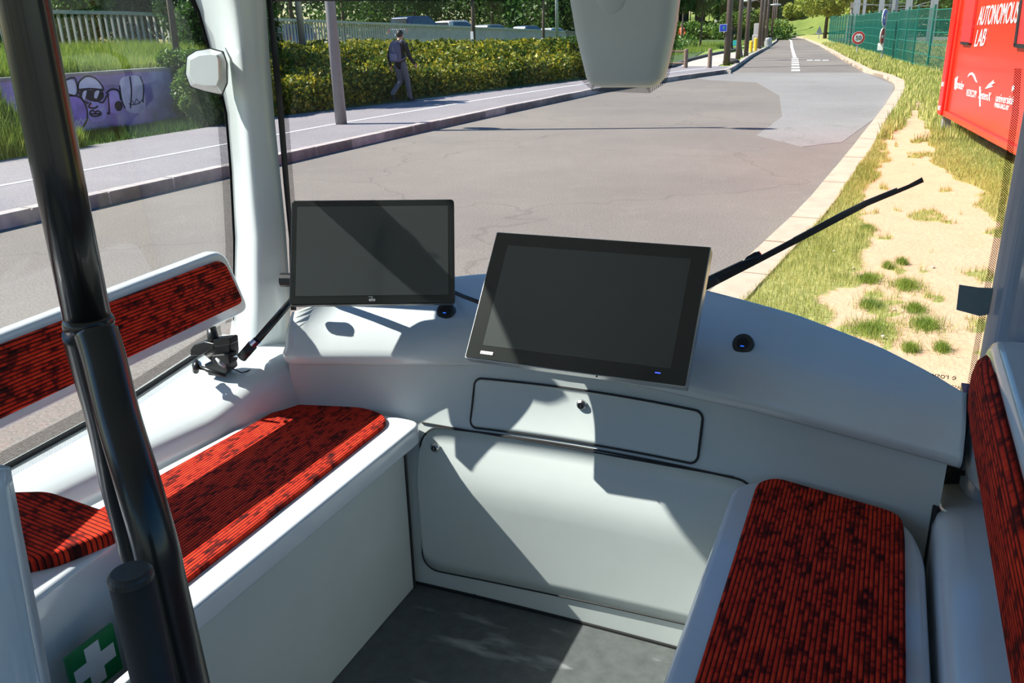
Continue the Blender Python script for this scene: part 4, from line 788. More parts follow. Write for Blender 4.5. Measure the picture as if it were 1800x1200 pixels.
q = HZ(1197.5, 84, .12); person(Vector((q.x, q.y, .11)), 2.6, 'distant person in a red-orange top and pale trousers standing in the meadow', STJ, ((.65, .12, .05), (.55, .55, .6), (.3, .3, .3)), .03)
q = HZ(1283.5, 76, .12); person(Vector((q.x-.3, q.y, .11)), 2.9, 'distant pedestrian in a white top half hidden by the tallest brown post', STJ, ((.7, .68, .7), (.1, .1, .3), (.1, .1, .1)), .03)
for px, py, col, lb in ((1247, 66, (.02, .025, .03), 'tiny dark car parked beyond the meadow'), (1222, 65, (.2, .22, .3), 'tiny grey-blue car parked beyond the meadow')):
    q = HZ(px, py, .1); t = car(q.x, q.y, .1, .3, mat('car_paint_far_%d' % px, col, .3, coat=.8), lb, H=1.45); t['group'] = 'cars parked beyond the meadow'
#SECTION3
# ================================================================== SHUTTLE CABIN
XL, XR, YR = -1.62, .30, -2.3          # left wall, right wall, rear wall
CEIL = 2.46
struct(slab('floor', [(XL-.02, YR), (XR+.1, YR), (XR+.1, 1.68), (XL-.02, 1.68)], FL-.12, FL, FLOORM))
struct(slab('shuttle_underside', [(XL-.05, YR), (XR+.1, YR), (XR+.1, 1.75), (.05, 1.95), (-.6, 2.12), (-1.25, 1.95), (XL-.05, 1.75)], .20, FL-.13, BLACKPL))
# ------- curved front wall
def U_(x): return (x+.58)/.77
def sstep(a, b, x): t = min(1, max(0, (x-a)/(b-a))); return t*t*(3-2*t)
def yw(x, z): u = U_(x); return 1.60+(.025+.135*sstep(FL+.30, FL+.60, z))*max(-.25, 1-u*u)-.012*sstep(FL+.42, FL+.6, z)
def onwall(px, py, f=None):
    f = f or yw; y = 1.65
    for _ in range(30): p = HY(px, py, y); y = y*.4+f(p.x, p.z)*.6
    return p
def sheet(name, x0, x1, nx_, z0, z1, nz_, f, m, parent=None, th=.02):
    xs_ = np.linspace(x0, x1, nx_); zs_ = np.linspace(z0, z1, nz_); V = []; Fc = []
    for k in (0, 1):
        for z in zs_:
            for x in xs_: V.append((x, f(x, z)+k*th, z))
    n = nx_*nz_
    for j in range(nz_-1):
        for i in range(nx_-1): a = j*nx_+i; Fc += [(a, a+1, a+nx_+1, a+nx_), (a+n, a+nx_+n, a+nx_+1+n, a+1+n)]
    return ob(name, V, Fc, m, parent, smooth=True)
front = sheet('wall_front', -1.335, .172, 50, FL, 1.035, 24, yw, PANEL); struct(front)
def wallpanel(name, pix, r, lift, m, parent):
    # panel bounded by four corners given where the photo shows them, laid on the curved wall
    P = [onwall(*q) for q in pix]; n = 26; k = 12; x0 = (P[0].x+P[3].x)/2; x1 = (P[1].x+P[2].x)/2
    V = []; zt = lambda x: lerp(P[0].z, P[1].z, (x-x0)/(x1-x0)); zb = lambda x: lerp(P[3].z, P[2].z, (x-x0)/(x1-x0))
    xs_ = [x0+r*(1-math.cos(i/6*PI/2)) for i in range(7)]+list(np.linspace(x0+r, x1-r, n))[1:-1]+[x1-r+r*math.sin(i/6*PI/2) for i in range(7)]
    secs = []
    for x in xs_:
        d = max(0, r-min(x-x0, x1-x)); ins = r-math.sqrt(max(0, r*r-d*d)); a, c_ = zb(x)+ins, zt(x)-ins; secs.append((x, a, c_))
    Fc = []; 
    for x, a, c_ in secs:
        for j in range(k): z = lerp(a, c_, j/(k-1)); V.append((x, yw(x, z)-lift, z))
    N = len(V); V += [(x, y+lift+.004, z) for x, y, z in V]
    for i in range(len(secs)-1):
        for j in range(k-1): a = i*k+j; Fc += [(a, a+k, a+k+1, a+1), (a+N, a+1+N, a+k+1+N, a+k+N)]
        for j in (0, k-1): a = i*k+j; Fc.append((a, a+N, a+k+N, a+k))
    o = ob(name, V, Fc, m, parent, smooth=False)
    for p_ in o.data.polygons: p_.use_smooth = p_.normal.y < -.6
    out = [(x, yw(x, a)-.003, a) for x, a, c_ in secs]+[(x, yw(x, c_)-.003, c_) for x, a, c_ in secs[::-1]]
    b_ = MB(); b_.tube([Vector(q) for q in out]+[Vector(out[0])], .0028, 6, cap=False); g = b_.build('gasket', BLACKR, o); return o, xs_, zb, zt
drawer, *_d = wallpanel('drop_down_flap', [(831, 663), (1233, 722), (1229, 816), (830, 750)], .018, .004, PANEL, front)
door, *_d2 = wallpanel('storage_door', [(733, 746), (1330, 848), (1310, 1120), (757, 1000)], .045, .004, PANEL, front)
def lock(px, py, parent):
    p = onwall(px, py); p.y -= .004; b_ = MB(); b_.tube([p, p+Vector((0, -.006, 0)), p+Vector((0, -.010, 0))], [.0125, .0125, .009], 20); o = b_.build('lock', METAL, parent, smooth=False)
    b_ = MB(); b_.tube([p+Vector((0, -.008, 0)), p+Vector((0, -.0108, 0))], .0075, 16); c_ = b_.build('lock_core', BLACKPL, parent)
    b_ = MB(); b_.box(p.x-.001, p.x+.001, p.y-.0112, p.y-.0108, p.z-.004, p.z+.004); b_.build('keyhole', METAL, parent)
lock(1024, 709, drawer); lock(767, 784, door)
# seam between the two front panels
P = [onwall(px, py) for px, py in ((742, 745), (900, 772), (1060, 800), (1290, 841))]
b = MB(); b.tube([p+Vector((0, -.0005, .004)) for p in P], .0022, 6); b.build('panel_seam', BLACKR, front)
p = onwall(835, 1047); b = MB(); b.box(p.x-.002, p.x+.002, p.y-.002, p.y+.001, p.z-.006, p.z+.006); b.build('scratch_mark', BLACKR, front)
b = MB(); b.loft([[(x, yw(x, FL)-.006, FL), (x, yw(x, FL)-.006, FL+.006), (x, yw(x, FL)+.004, FL+.006), (x, yw(x, FL)+.004, FL)] for x in np.linspace(-1.05, .1, 24)], True, True); b.build('floor_seal', BLACKR, front)
# ------- dashboard moulding
BX = [-1.42, -1.30, -1.08, -.88, -.75, -.60, -.45, -.20, -.034, .149, .20]; BY = [1.56, 1.585, 1.664, 1.728, 1.749, 1.752, 1.743, 1.698, 1.65, 1.594, 1.575]
def zt_(x): return 1.115+.065*max(0, 1-((x+.62)/.80)**2)
tops = []
for px, py in [(515, 548), (620, 515), (802, 486), (851, 481), (980, 482), (1110, 492), (1245, 511), (1400, 553), (1550, 611), (1640, 657), (1695, 690)]:
    z = 1.13
    for _ in range(20): p = HZ(px, py, z); z = zt_(p.x)
    tops.append((p.x, p.y))
tops = [(-1.42, 1.66)]+tops; TX = [q[0] for q in tops]; TY = [q[1] for q in tops]
def ty(x): return interp(x, TX, TY)
def by_(x): return interp(x, BX, BY)
secs = []
for x in list(np.linspace(-1.40, -1.335, 5))+list(np.linspace(-1.315, .17, 60))+[.183, .192]:
    e = 1.0 if x > -1.32 else math.sin(max(.15, (x+1.40)/.085)*PI/2)
    yb = by_(x); yt = max(ty(x), yb+.03); zt = zt_(x); fr = [(yb+.03, 1.004), (yb, 1.002), (yb-.008, 1.010), (yb-.013, 1.022), (yb-.012, 1.034), (yb-.002, 1.046)]
    for s_ in (.12, .3, .5, .7, .88, .96, 1.0): fr.append((lerp(yb, yt, s_), lerp(1.05, zt, s_**.62)))
    fr += [(yt+.02, zt-.01), (yt+.02, .95)]
    secs.append([(x, lerp(1.75, y, e) if e < 1 else y, lerp(1.0, z, .35+.65*e) if e < 1 else z) for y, z in fr])
b = MB(); b.loft(secs, False, True); dash = b.build('dashboard', WHITE, smooth=True); tag(dash, 'curved white moulded dashboard shelf running below the windscreen', 'dashboard')
dash.data.polygons.foreach_set('use_smooth', [len(p_.vertices) == 4 for p_ in dash.data.polygons])
b = MB(); b.box(-1.2, .17, 1.64, 1.69, .94, 1.0); 
# usb sockets set in the slope
def ondash(px, py):
    z = 1.1
    for _ in range(40):
        p = HZ(px, py, z); yb, yt = by_(p.x), ty(p.x); s_ = min(1, max(0, (p.y-yb)/(yt-yb))); z = z*.5+.5*lerp(1.05, zt_(p.x), s_**.62)
    return p
for px, py in ((785, 548), (1307, 606)):
    p = ondash(px, py); N = Vector((.1 if px < 900 else -.05, -.82, .57)).normalized(); b = MB(); X, Y = disc(b, p, N, .0235, .03, 28, .012); o = b.build('usb_socket', mat('dark_blue_grey_bezel', (.03, .038, .045), .35), dash, bevel=.003)
    b = MB(); disc(b, p, N, .0135, .004, 24, .0135); b.build('socket_face', BLACKR, o)
    T = Matrix.Translation(p+N*.0137) @ Matrix((X, Y, N)).transposed().to_4x4(); b = MB(); b.box(-.005, .005, 0, .003, 0, .0006, T); b.build('usb_slot', mat('dark_slot', (.001, .001, .001), .6), o)
    b = MB(); b.box(-.004, .004, -.0075, -.0055, 0, .0006, T); b.build('blue_indicator', mat('blue_indicator_light', (.02, .1, .8), .4, emit=((.02, .15, 1), .8)), o)
# ------- left wall: sill, lower panel, pillar, header
def sx_(y): return interp(y, [-2.3, .8, 1.2, 1.45, 1.58, 1.72], [-1.52, -1.515, -1.47, -1.425, -1.345, -1.30])
def wz(y): return interp(y, [-2.3, .9, 1.3, 1.7], [.93, .935, .95, 1.0])
secs = []
for y in list(np.linspace(-2.3, .7, 8))+list(np.linspace(.8, 1.72, 30)):
    x = sx_(y); d = .085*sstep(1.40, 1.60, y)
    secs.append([(x+.012, y, FL), (x+.012, y, .80), (x+.010, y, .86+d*.5), (x+.002, y, .893+d), (x-.012, y, .908+d), (x-.04, y, .915+d), (-1.585, y, wz(y)), (-1.66, y, wz(y)-.005), (-1.68, y, FL)])
b = MB(); b.loft(secs, False, True); o = b.build('wall_left', WHITE, smooth=True); struct(o)
o.data.polygons.foreach_set('use_smooth', [len(p_.vertices) == 4 for p_ in o.data.polygons])
# corner pillar between side window and windscreen
# stations at z; P0 window edge, P1 ridge, P2 windscreen edge
Lp = [(398, 600), (412, 560), (414, 420), (408, 300), (400, 200), (388, 150), (352, 20), (318, -60), (270, -180), (215, -330)]
Mp = [(436, 596), (446, 540), (444, 420), (432, 300), (424, 200), (418, 120), (408, 20), (392, -60), (360, -180), (330, -330)]
Rp = [(505, 570), (510, 520), (502, 400), (492, 300), (482, 200), (474, 100), (468, 8), (462, -60), (455, -180), (448, -330)]
secs = []
for i in range(10):
    P0 = HX(*Lp[i], -1.615); P1 = HY(*Mp[i], 1.655); P2 = HY(*Rp[i], 1.725)
    if i == 0: P0.z = .93; P1.z = .93; P2.z = .98
    z = P2.z
    def bz(A_, B_, C_, t_): return A_*(1-t_)**2+B_*2*t_*(1-t_)+C_*t_*t_
    A1 = P0.lerp(P1, .62); A2 = P1.lerp(P2, .30); row = [P0+Vector((-.05, .05, 0)), P0, P0.lerp(P1, .3), A1]+[bz(A1, P1, A2, k_/5) for k_ in range(1, 5)]+[A2, P1.lerp(P2, .65), P2, P2+Vector((-.06, .05, 0))]
    secs.append([tuple(v) for v in row])
# lower skirt joining sill and dashboard
b = MB(); low = [(x_, y_, .90) for x_, y_, z_ in secs[0]]; b.loft([low]+secs, True, True); o = b.build('pillar_left', WHITE, smooth=True); struct(o)
o.data.polygons.foreach_set('use_smooth', [len(p_.vertices) == 4 for p_ in o.data.polygons])
b = MB(); b.box(-1.68, -1.60, -2.3, 1.70, 2.16, CEIL); struct(b.build('trim_left_header', WHITE))
# rear window posts of the left side (behind the camera)
for y in (-.75,): b = MB(); b.box(-1.66, -1.60, y-.12, y+.12, .9, 2.2); struct(b.build('trim_left_post', WHITE, bevel=.02))
# left window glass
wl0 = [HX(*q, -1.63) for q in [(414, 560), (414, 420), (408, 300), (400, 200), (388, 150), (352, 20), (318, -60), (270, -180)]]
pts = [(-1.63, y, wz(y)-.0) for y in (1.66, 1.2, .8, 0, -2.2)]+[(-1.63, -2.2, 2.17), (-1.63, wl0[-1].y+.01, 2.17)]+[(p.x, p.y+.01, p.z) for p in wl0[::-1]]
wn_ = empty('window_1', (-1.63, .5, .95), None, None); wn_['kind'] = 'structure'
ob('pane', pts, [tuple(range(len(pts)))], GLASS, wn_)
def ribbon(name, P, off_, m, parent, uvw=None, s0=0):
    V = []; uv = []; s_ = 0
    for i, p in enumerate(P):
        if i: s_ += (Vector(P[i])-Vector(P[i-1])).length
        q = Vector(p)+Vector(off_(i) if callable(off_) else off_); V += [Vector(p), q]; uv += [(0, s_), ((q-Vector(p)).length, s_)]
    return ob(name, V, [(2*i, 2*i+1, 2*i+3, 2*i+2) for i in range(len(P)-1)], m, parent, uv=uv)
wp = [(-1.625, y, wz(y)-.004) for y in np.linspace(-2.2, 1.68, 30)]; ribbon('black_edge', wp, (0, 0, .016), FRIT, wn_); ribbon('dotted_edge', [(x, y, z+.016) for x, y, z in wp], (0, 0, .03), DOTS, wn_)
sp = [(p.x+.005, p.y+.02, p.z) for p in wl0]; ribbon('black_edge', sp, lambda i: (0, -.036 if i < 4 else -.045, 0), FRIT, wn_)
ribbon('dotted_edge', [(x, y-.036, z) for x, y, z in sp[:6]], (0, -.03, 0), DOTS, wn_)
# ------- windscreen
def wy(x): return max(ty(x)+.035, 1.70) if x > -1.3 else 1.74
wx = list(np.linspace(-1.40, .30, 40)); wz0, wz1 = 1.02, 2.22
V = [(x, min(wy(x), 2.4) if x < .17 else lerp(wy(.17), 1.70, min(1, (x-.17)/.05)), z) for z in (wz0, wz1) for x in wx]
wn2 = empty('window_2', (-.6, 2.1, 1.02), None, None); wn2['kind'] = 'structure'
WX = wx; WYv = [V[i][1] for i in range(40)]
def wyy(x): return interp(x, WX, WYv)
ob('windscreen', V, [(i, i+1, i+41, i+40) for i in range(39)], GLASSW, wn2, smooth=True)
def vstrip(name, pixL, pixR, m, dy=-.006):
    V = []; uv = []; s_ = 0; pv = None
    for q0, q1 in zip(pixL, pixR):
        def on(q):
            y = 1.72
            for _ in range(40): p = HY(*q, y); y = y*.6+.4*(wyy(p.x)+dy)
            return p
        a, c_ = on(q0), on(q1); 
        if pv is not None: s_ += (a-pv).length
        pv = a; V += [a, c_]; uv += [(0, s_), ((c_-a).length, s_)]
    return ob(name, V, [(2*i, 2*i+1, 2*i+3, 2*i+2) for i in range(len(pixL)-1)], m, wn2, uv=uv)
vstrip('black_edge', [(466, -60), (469, 0), (478, 100), (488, 200), (498, 320), (508, 420), (511, 545)], [(476, -60), (480, 20), (490, 100), (499, 200), (508, 320), (516, 420), (521, 545)], FRIT)
vstrip('dotted_edge', [(480, 20), (490, 100), (499, 200), (508, 320), (516, 420)], [(488, 20), (498, 100), (507, 200), (516, 320), (524, 420)], DOTS)
vstrip('black_edge', [(470, -10), (700, -12), (1000, -14)], [(470, 3), (700, 1), (1000, 0)], FRIT)
vstrip('dotted_edge', [(1783, 120), (1778, 200), (1764, 300), (1750, 400), (1731, 500), (1713, 600), (1696, 700)], [(1796, 120), (1791, 200), (1777, 300), (1763, 400), (1743, 500), (1724, 600), (1706, 700)], DOTS)
vstrip('dotted_edge', [(980, 0), (1006, 105), (1018, 138), (1040, 158)], [(1012, 0), (1030, 105), (1040, 132), (1050, 145)], DOTS); vstrip('dotted_edge', [(1170, 0), (1158, 105), (1148, 138), (1130, 148)], [(1204, 0), (1184, 105), (1172, 145), (1142, 164)], DOTS); vstrip('dotted_edge', [(1040, 145), (1142, 150)], [(1040, 160), (1142, 164)], DOTS)
text('maker_print', 'e rosy', BK, wn2, HY(1681, 668, wyy(.16)-.012), (1, 0, 0), (0, 0, 1), .017, .0002, mirror=True); text('maker_print', 'AS2 43R', BK, wn2, HY(1688, 684, wyy(.16)-.012), (1, 0, 0), (0, 0, 1), .010, .0002, mirror=True)
# ------- ceiling, right wall, rear
b = MB(); b.prism([(XL-.06, YR, CEIL), (XR+.12, YR, CEIL), (XR+.12, 1.72, CEIL), (.1, 1.95, CEIL), (-.6, 2.2, CEIL), (-1.35, 1.95, CEIL), (XL-.06, 1.72, CEIL)], (0, 0, .08)); struct(b.build('ceiling', WHITE))
secs = [[(x, wyy(x)-.02, 2.10), (x, wyy(x)+.03, 2.08), (x, wyy(x)+.03, CEIL), (x, wyy(x)-.10, CEIL)] for x in np.linspace(-1.40, .30, 24)]; b = MB(); b.loft(secs, True, True); struct(b.build('trim_front_header', WHITE, smooth=False))
PILR = mat('skylight_tinted_pillar', (.20, .26, .36), .32, coat=.2, var=.03)  # bluish sky light on the pillar is put into its base colour
b = MB(); rp = roundpoly([(.206, 1.72, 0), (.222, 1.64, 0), (.290, 1.58, 0), (.295, 1.05, 0), (.36, 1.05, 0), (.36, 1.78, 0), (.24, 1.78, 0)], [.015, .03, .05, 0, 0, 0, .01], 5)
b.prism([(x, y, .90) for x, y, z in rp], (0, 0, CEIL-.90)); o = b.build('wall_right', PILR, smooth=False); struct(o)
b = MB(); b.box(.295, .34, -2.3, 1.06, 2.16, CEIL); b.box(.295, .34, -2.3, 1.06, FL, 1.28); b.box(.285, .34, -.62, -.48, 1.2, 2.2); struct(b.build('wall_right_rear', WHITE, bevel=.01))
wn3 = empty('window_3', (.31, 0, 1.28), None, None); wn3['kind'] = 'structure'
ob('pane', [(.315, -2.2, 1.28), (.315, 1.05, 1.28), (.315, 1.05, 2.16), (.315, -2.2, 2.16)], [(0, 1, 2, 3)], GLASS, wn3)
b = MB(); b.box(XL-.04, XR+.04, YR-.06, YR, FL, 1.05); b.box(XL-.04, XR+.04, YR-.06, YR, 2.15, CEIL); b.box(XL-.04, XL+.14, YR-.06, YR, 1.0, 2.2); b.box(XR-.12, XR+.04, YR-.06, YR, 1.0, 2.2); struct(b.build('wall_rear', WHITE))
wn4 = empty('window_4', (-.6, YR-.03, 1.05), None, None); wn4['kind'] = 'structure'
ob('pane', [(XL+.12, YR-.03, 1.05), (XR-.1, YR-.03, 1.05), (XR-.1, YR-.03, 2.15), (XL+.12, YR-.03, 2.15)], [(0, 1, 2, 3)], GLASS, wn4)
b = MB(); b.box(.16, .30, 1.70, 1.76, FL, .99); b.box(.19, .30, 1.705, 1.76, .98, 1.10); struct(b.build('dark_gap_fill_right', BLACKPL))  # added dark boxes fill the corner gap, blocking daylight and standing for its shade
# right ledge beside the right bench
secs = []
for y in np.linspace(-2.2, 1.73, 24): secs.append([(.163, y, FL), (.163, y, .865), (.170, y, .892), (.185, y, .903), (.21, y, .908), (.30, y, .925), (.36, y, .93), (.36, y, FL)])
b = MB(); b.loft(secs, True, True); o = b.build('wall_right_sill', SHELL, smooth=True); struct(o)
o.data.polygons.foreach_set('use_smooth', [len(p_.vertices) == 4 for p_ in o.data.polygons])
b = MB(); b.tube([(.162, 1.60, FL+.2), (.163, 1.63, .90), (.170, 1.66, .925), (.19, 1.68, .94), (.235, 1.685, .945)], .006, 6); b.tube([(.165, 1.585, FL+.2), (.166, 1.60, .905)], .006, 6); struct(b.build('trim_gap_right', BLACKR))
# ------- roof-hung console at the top of the windscreen
rc = empty('windscreen_console', (-.57, 1.93, 1.64), 'rounded white plastic housing hanging from the top centre of the windscreen', 'console')
yc = 1.93; hs = []
for zrow, (l_, r_) in {155: (1052, 1138), 150: (1034, 1152), 138: (1026, 1163), 110: (1020, 1170), 60: (1008, 1181), 0: (998, 1189), -80: (985, 1200), -200: (965, 1218), -330: (945, 1235)}.items():
    a, c_ = HY(l_, zrow, yc), HY(r_, zrow, yc); w_ = (c_.x-a.x); d_ = .01 if zrow == 155 else (.05 if zrow == 150 else (.07 if zrow == 138 else .085)); cx = (a.x+c_.x)/2
    row = [(cx+px_, yc+.03+py_, (a.z+c_.z)/2) for px_, py_ in [(q[0], q[1]*1.0) for q in rrect(w_, d_, min(w_, d_)*.42, 4)]]; hs.append(row)
b = MB(); b.loft(hs, True, True); o = b.build('housing', PANEL, rc, smooth=True); o.data.polygons.foreach_set('use_smooth', [len(p_.vertices) == 4 for p_ in o.data.polygons])
p = HY(1075, -5, yc-.01); b = MB(); b.ell(p, (.036, .008, .036), 20, 10); b.build('shallow_dome', PANEL, rc, smooth=True)
# ------- white housing on the corner pillar
cb = empty('corner_camera_housing', (-1.5, 1.62, 1.68), 'faceted white housing with black seam on the corner pillar beside the side window', 'sensor housing')
def onb(px, py, y): return tuple(HY(px, py, y))
outl = [(329, 100), (345, 90), (370, 86), (392, 92), (398, 110), (399, 145), (390, 166), (360, 160), (335, 152), (327, 130)]
fro = [(334, 106), (350, 98), (368, 96), (380, 97), (383, 105), (384, 138), (380, 150), (360, 150), (344, 147), (333, 130)]
b = MB(); A_ = [onb(*q, 1.60) for q in outl]; B_ = [onb(lerp(q[0], r[0], .7), lerp(q[1], r[1], .7), 1.545) for q, r in zip(outl, fro)]; C_ = [onb(*q, 1.535) for q in fro]
cc = onb(365, 122, 1.50)
b.loft([A_, B_, C_], True); n_ = len(b.V); b.add(C_, [tuple(range(10))]); b.build('cover', WHITE, cb, bevel=.004)
b = MB(); b.loft([[onb(366+(q[0]-366)*1.05, 125+(q[1]-125)*1.05, 1.603) for q in outl], [onb(366+(q[0]-366)*1.05, 125+(q[1]-125)*1.05, 1.612) for q in outl]], True, True); b.build('black_seam', BLACKPL, cb)
b = MB(); b.loft([[onb(*q, 1.612) for q in outl], [onb(lerp(q[0], 405, .6), lerp(q[1], 118, .3), 1.70) for q in outl]], True, True); b.build('mount', WHITE, cb, smooth=False)
b = MB()
for k_ in range(6): q0 = HY(396+k_*2.0, 84+k_*3.5, 1.60); q1 = HY(402+k_*1.6, 98+k_*3.5, 1.60); b.tube([q0, q1], .0012, 5)
b.build('grille', STEEL, cb)
# ------- left bench
def slabpoly(name, P2, R_, z0, z1, m, parent, bev, seg=3):
    P3 = roundpoly([(x, y, z0) for x, y in P2], R_, 7); b_ = MB(); b_.prism(P3, (0, 0, z1-z0)); return b_.build(name, m, parent, bevel=bev, seg=seg)
SEAT = .872
bl = empty('bench', (-1.2, 1.2, FL), 'left bench by the side window with a red ribbed cushion partly in sunlight', 'bench', 'benches at the front of the cabin')
P2 = [HZ(727, 748, SEAT), HZ(655, 682, SEAT), HZ(515, 682, SEAT)]
slabpoly('seat_shell', [(-1.46, .95), (-.995, .83), (-.985, 1.65), (-1.06, 1.655), (-1.385, 1.605)], [.01, .03, .10, .04, .02], .815, .868, SHELL, bl, .016, 4)
slabpoly('cushion', [(-1.405, .96), (-1.055, .86), (-1.055, 1.62), (-1.16, 1.655), (-1.36, 1.60)], [.01, .01, .07, .06, .02], .862, .880, FAB_X, bl, .006, 2)
b = MB(); b.box(-1.035, -1.015, .30, 1.605, FL, .82); b.build('front_panel', PANEL, bl, bevel=.003)
b = MB(); b.tube([(-1.013, 1.596, FL), (-1.013, 1.600, .815)], .004, 6); b.build('panel_seal', BLACKR, bl)
# ------- right bench
brn = empty('bench', (-.02, 1.0, FL), 'right bench with a red ribbed cushion lying in shade', 'bench', 'benches at the front of the cabin')
def Zs(px, py): p_ = HZ(px, py, SEAT); return (p_.x, p_.y)
slabpoly('seat_shell', [(-.212, .25), (.158, .25), (.150, 1.49), (.118, 1.60), (-.15, 1.655), (-.215, 1.62)], [.02, .02, .12, .09, .06, .06], .815, .868, SHELL, brn, .016, 4)
slabpoly('cushion', [(-.168, .28), (.118, .28), (.115, 1.52), (.110, 1.595), (-.135, 1.655), (-.168, 1.62)], [.01, .01, .06, .05, .03, .04], .862, .880, FAB_X, brn, .006, 2)
b = MB(); b.box(-.185, -.165, .30, 1.615, FL, .82); b.build('front_panel', PANEL, brn, bevel=.003)
# ------- third seat with first aid mark
b3 = empty('bench', (-1.3, .6, FL), 'gloss white seat pod with a red wedge cushion and green first aid mark', 'bench')
fx = -1.13; e0 = HX(205, 935, fx); e1 = HX(36, 985, fx); zc = .985
pc = [HZ(205, 930, zc), HZ(190, 896, zc+.01), HZ(85, 860, zc+.03), HZ(0, 862, zc+.03), HZ(-120, 900, zc+.02), HZ(-60, 985, zc), HZ(35, 986, zc-.004), HZ(90, 975, zc-.004)]
b = MB(); pr = roundpoly([tuple(v) for v in pc], [.012, .012, .02, 0, 0, 0, .01, .02], 4); b.prism(pr, (0, 0, -.03)); b.build('cushion', FAB_Y, b3, bevel=.008, seg=3)
q1 = HZ(209, 934, zc-.03); q2 = HZ(40, 990, zc-.03)
bodyp = roundpoly([(q1.x+.004, q1.y+.02, 0), (q1.x+.010, q1.y-.02, 0), (fx+.0, .45, 0), (fx, -.1, 0), (-1.49, -.1, 0), (-1.49, q1.y+.03, 0)], [.02, .03, .1, 0, 0, 0], 6)
b = MB(); b.prism([(x, y, FL) for x, y, z in bodyp], (0, 0, zc-.03-FL)); b.build('pod', SHELL, b3, bevel=.012, seg=3)
# first aid mark laid on the pod side
def onx(px, py): return HX(px, py, fx+.0155)
sgp = [onx(px, py) for px, py in ((115, 1160), (200, 1092), (216, 1186), (150, 1236))]
ey = sgp[0].y; c0, c1, ct_, cbm = sgp[0], sgp[1], (sgp[0].z+sgp[1].z)/2, sgp[2].z
y0, y1 = min(sgp[0].y, sgp[3].y), (sgp[1].y+sgp[2].y)/2; z1 = (sgp[0].z+sgp[1].z)/2; z0 = z1-(y1-y0)
b = MB(); b.box(fx+.010, fx+.0160, y0, y1, z0, z1); mk = b.build('first_aid_mark', mat('first_aid_green', (.0, .16, .05), .4), b3); mk['label'] = 'green square mark with a white cross'
cy, cz, s_ = (y0+y1)/2, (z0+z1)/2, (y1-y0); b = MB(); b.box(fx+.016, fx+.0166, cy-s_*.15, cy+s_*.15, cz-s_*.42, cz+s_*.42); b.box(fx+.016, fx+.0168, cy-s_*.42, cy+s_*.42, cz-s_*.15, cz+s_*.15); b.build('white_cross', SHELL, mk)
# white door-side post at the far left edge
p0 = HY(-6, 870, .42); p1 = HY(62, 1210, .42); b = MB()
b.loft([[(p.x-.11, .44, p.z), (p.x-.004, .44, p.z), (p.x, .425, p.z), (p.x-.01, .40, p.z), (p.x-.11, .39, p.z)] for p in (p0+(p0-p1)*.08, p0, p1, p1+(p1-p0)*1.3)], True, True); tag(b.build('white_edge_trim', SHELL, smooth=True), 'narrow gloss white upright trim at the far left edge below the cushion', 'trim')
# ------- backrests
def cushion_back(name, label, xs_, yz, thick, inset, fab, face):
    pass
bk = empty('backrest', (-1.5, 1.3, 1.1), 'red ribbed backrest in a white frame in front of the left side window', 'backrest', 'padded backrests on both sides')
XB = -1.50
op = [HX(*q, XB) for q in [(402, 441), (438, 540), (425, 552)]]
yT = HX(375, 442, XB); yB = HX(420, 545, XB)
fo_ = [(-.6, 1.255), (1.535, 1.287), (1.64, 1.150), (1.60, 1.105), (-.6, 1.075)]
def prof(P, R_, x0, x1, m, name, parent, bev):
    Q = roundpoly([(x0, y, z) for y, z in P], R_, 7); b_ = MB(); b_.prism(Q, (x1-x0, 0, 0)); return b_.build(name, m, parent, bevel=bev, seg=4)
P_ = [HX(px, py, XB+.03) for px, py in ((0, 587), (395, 436), (441, 545), (0, 760))]
k1 = lambda y: lerp(P_[0].z, P_[1].z, (y-P_[0].y)/(P_[1].y-P_[0].y)); k2 = lambda y: lerp(P_[3].z, P_[2].z, (y-P_[3].y)/(P_[2].y-P_[3].y))
prof([(-.5, k1(.9)), (P_[0].y, P_[0].z), (P_[1].y, P_[1].z), (P_[2].y, P_[2].z), (P_[3].y, P_[3].z), (-.5, k2(.9))], [.02, 0, .045, .035, 0, .02], XB-.008, XB+.03, SHELL, 'back_frame', bk, .012)
C4 = [HX(px, py, XB+.036) for px, py in ((0, 607), (393, 455), (428, 531), (0, 737))]
prof([(-.48, C4[0].z-.01), (C4[0].y, C4[0].z), (C4[1].y, C4[1].z), (C4[2].y, C4[2].z), (C4[3].y, C4[3].z), (-.48, C4[3].z-.01)], [.02, 0, .03, .022, 0, .02], XB+.02, XB+.040, FAB_Z, 'cushion', bk, .006)
for y in (.2,): b = MB(); b.tube([(-1.49, y+.03, 1.14), (-1.52, y, 1.06), (-1.55, y-.01, .92)], .014, 10); b.build('bracket', BLACKPL, bk, smooth=True)
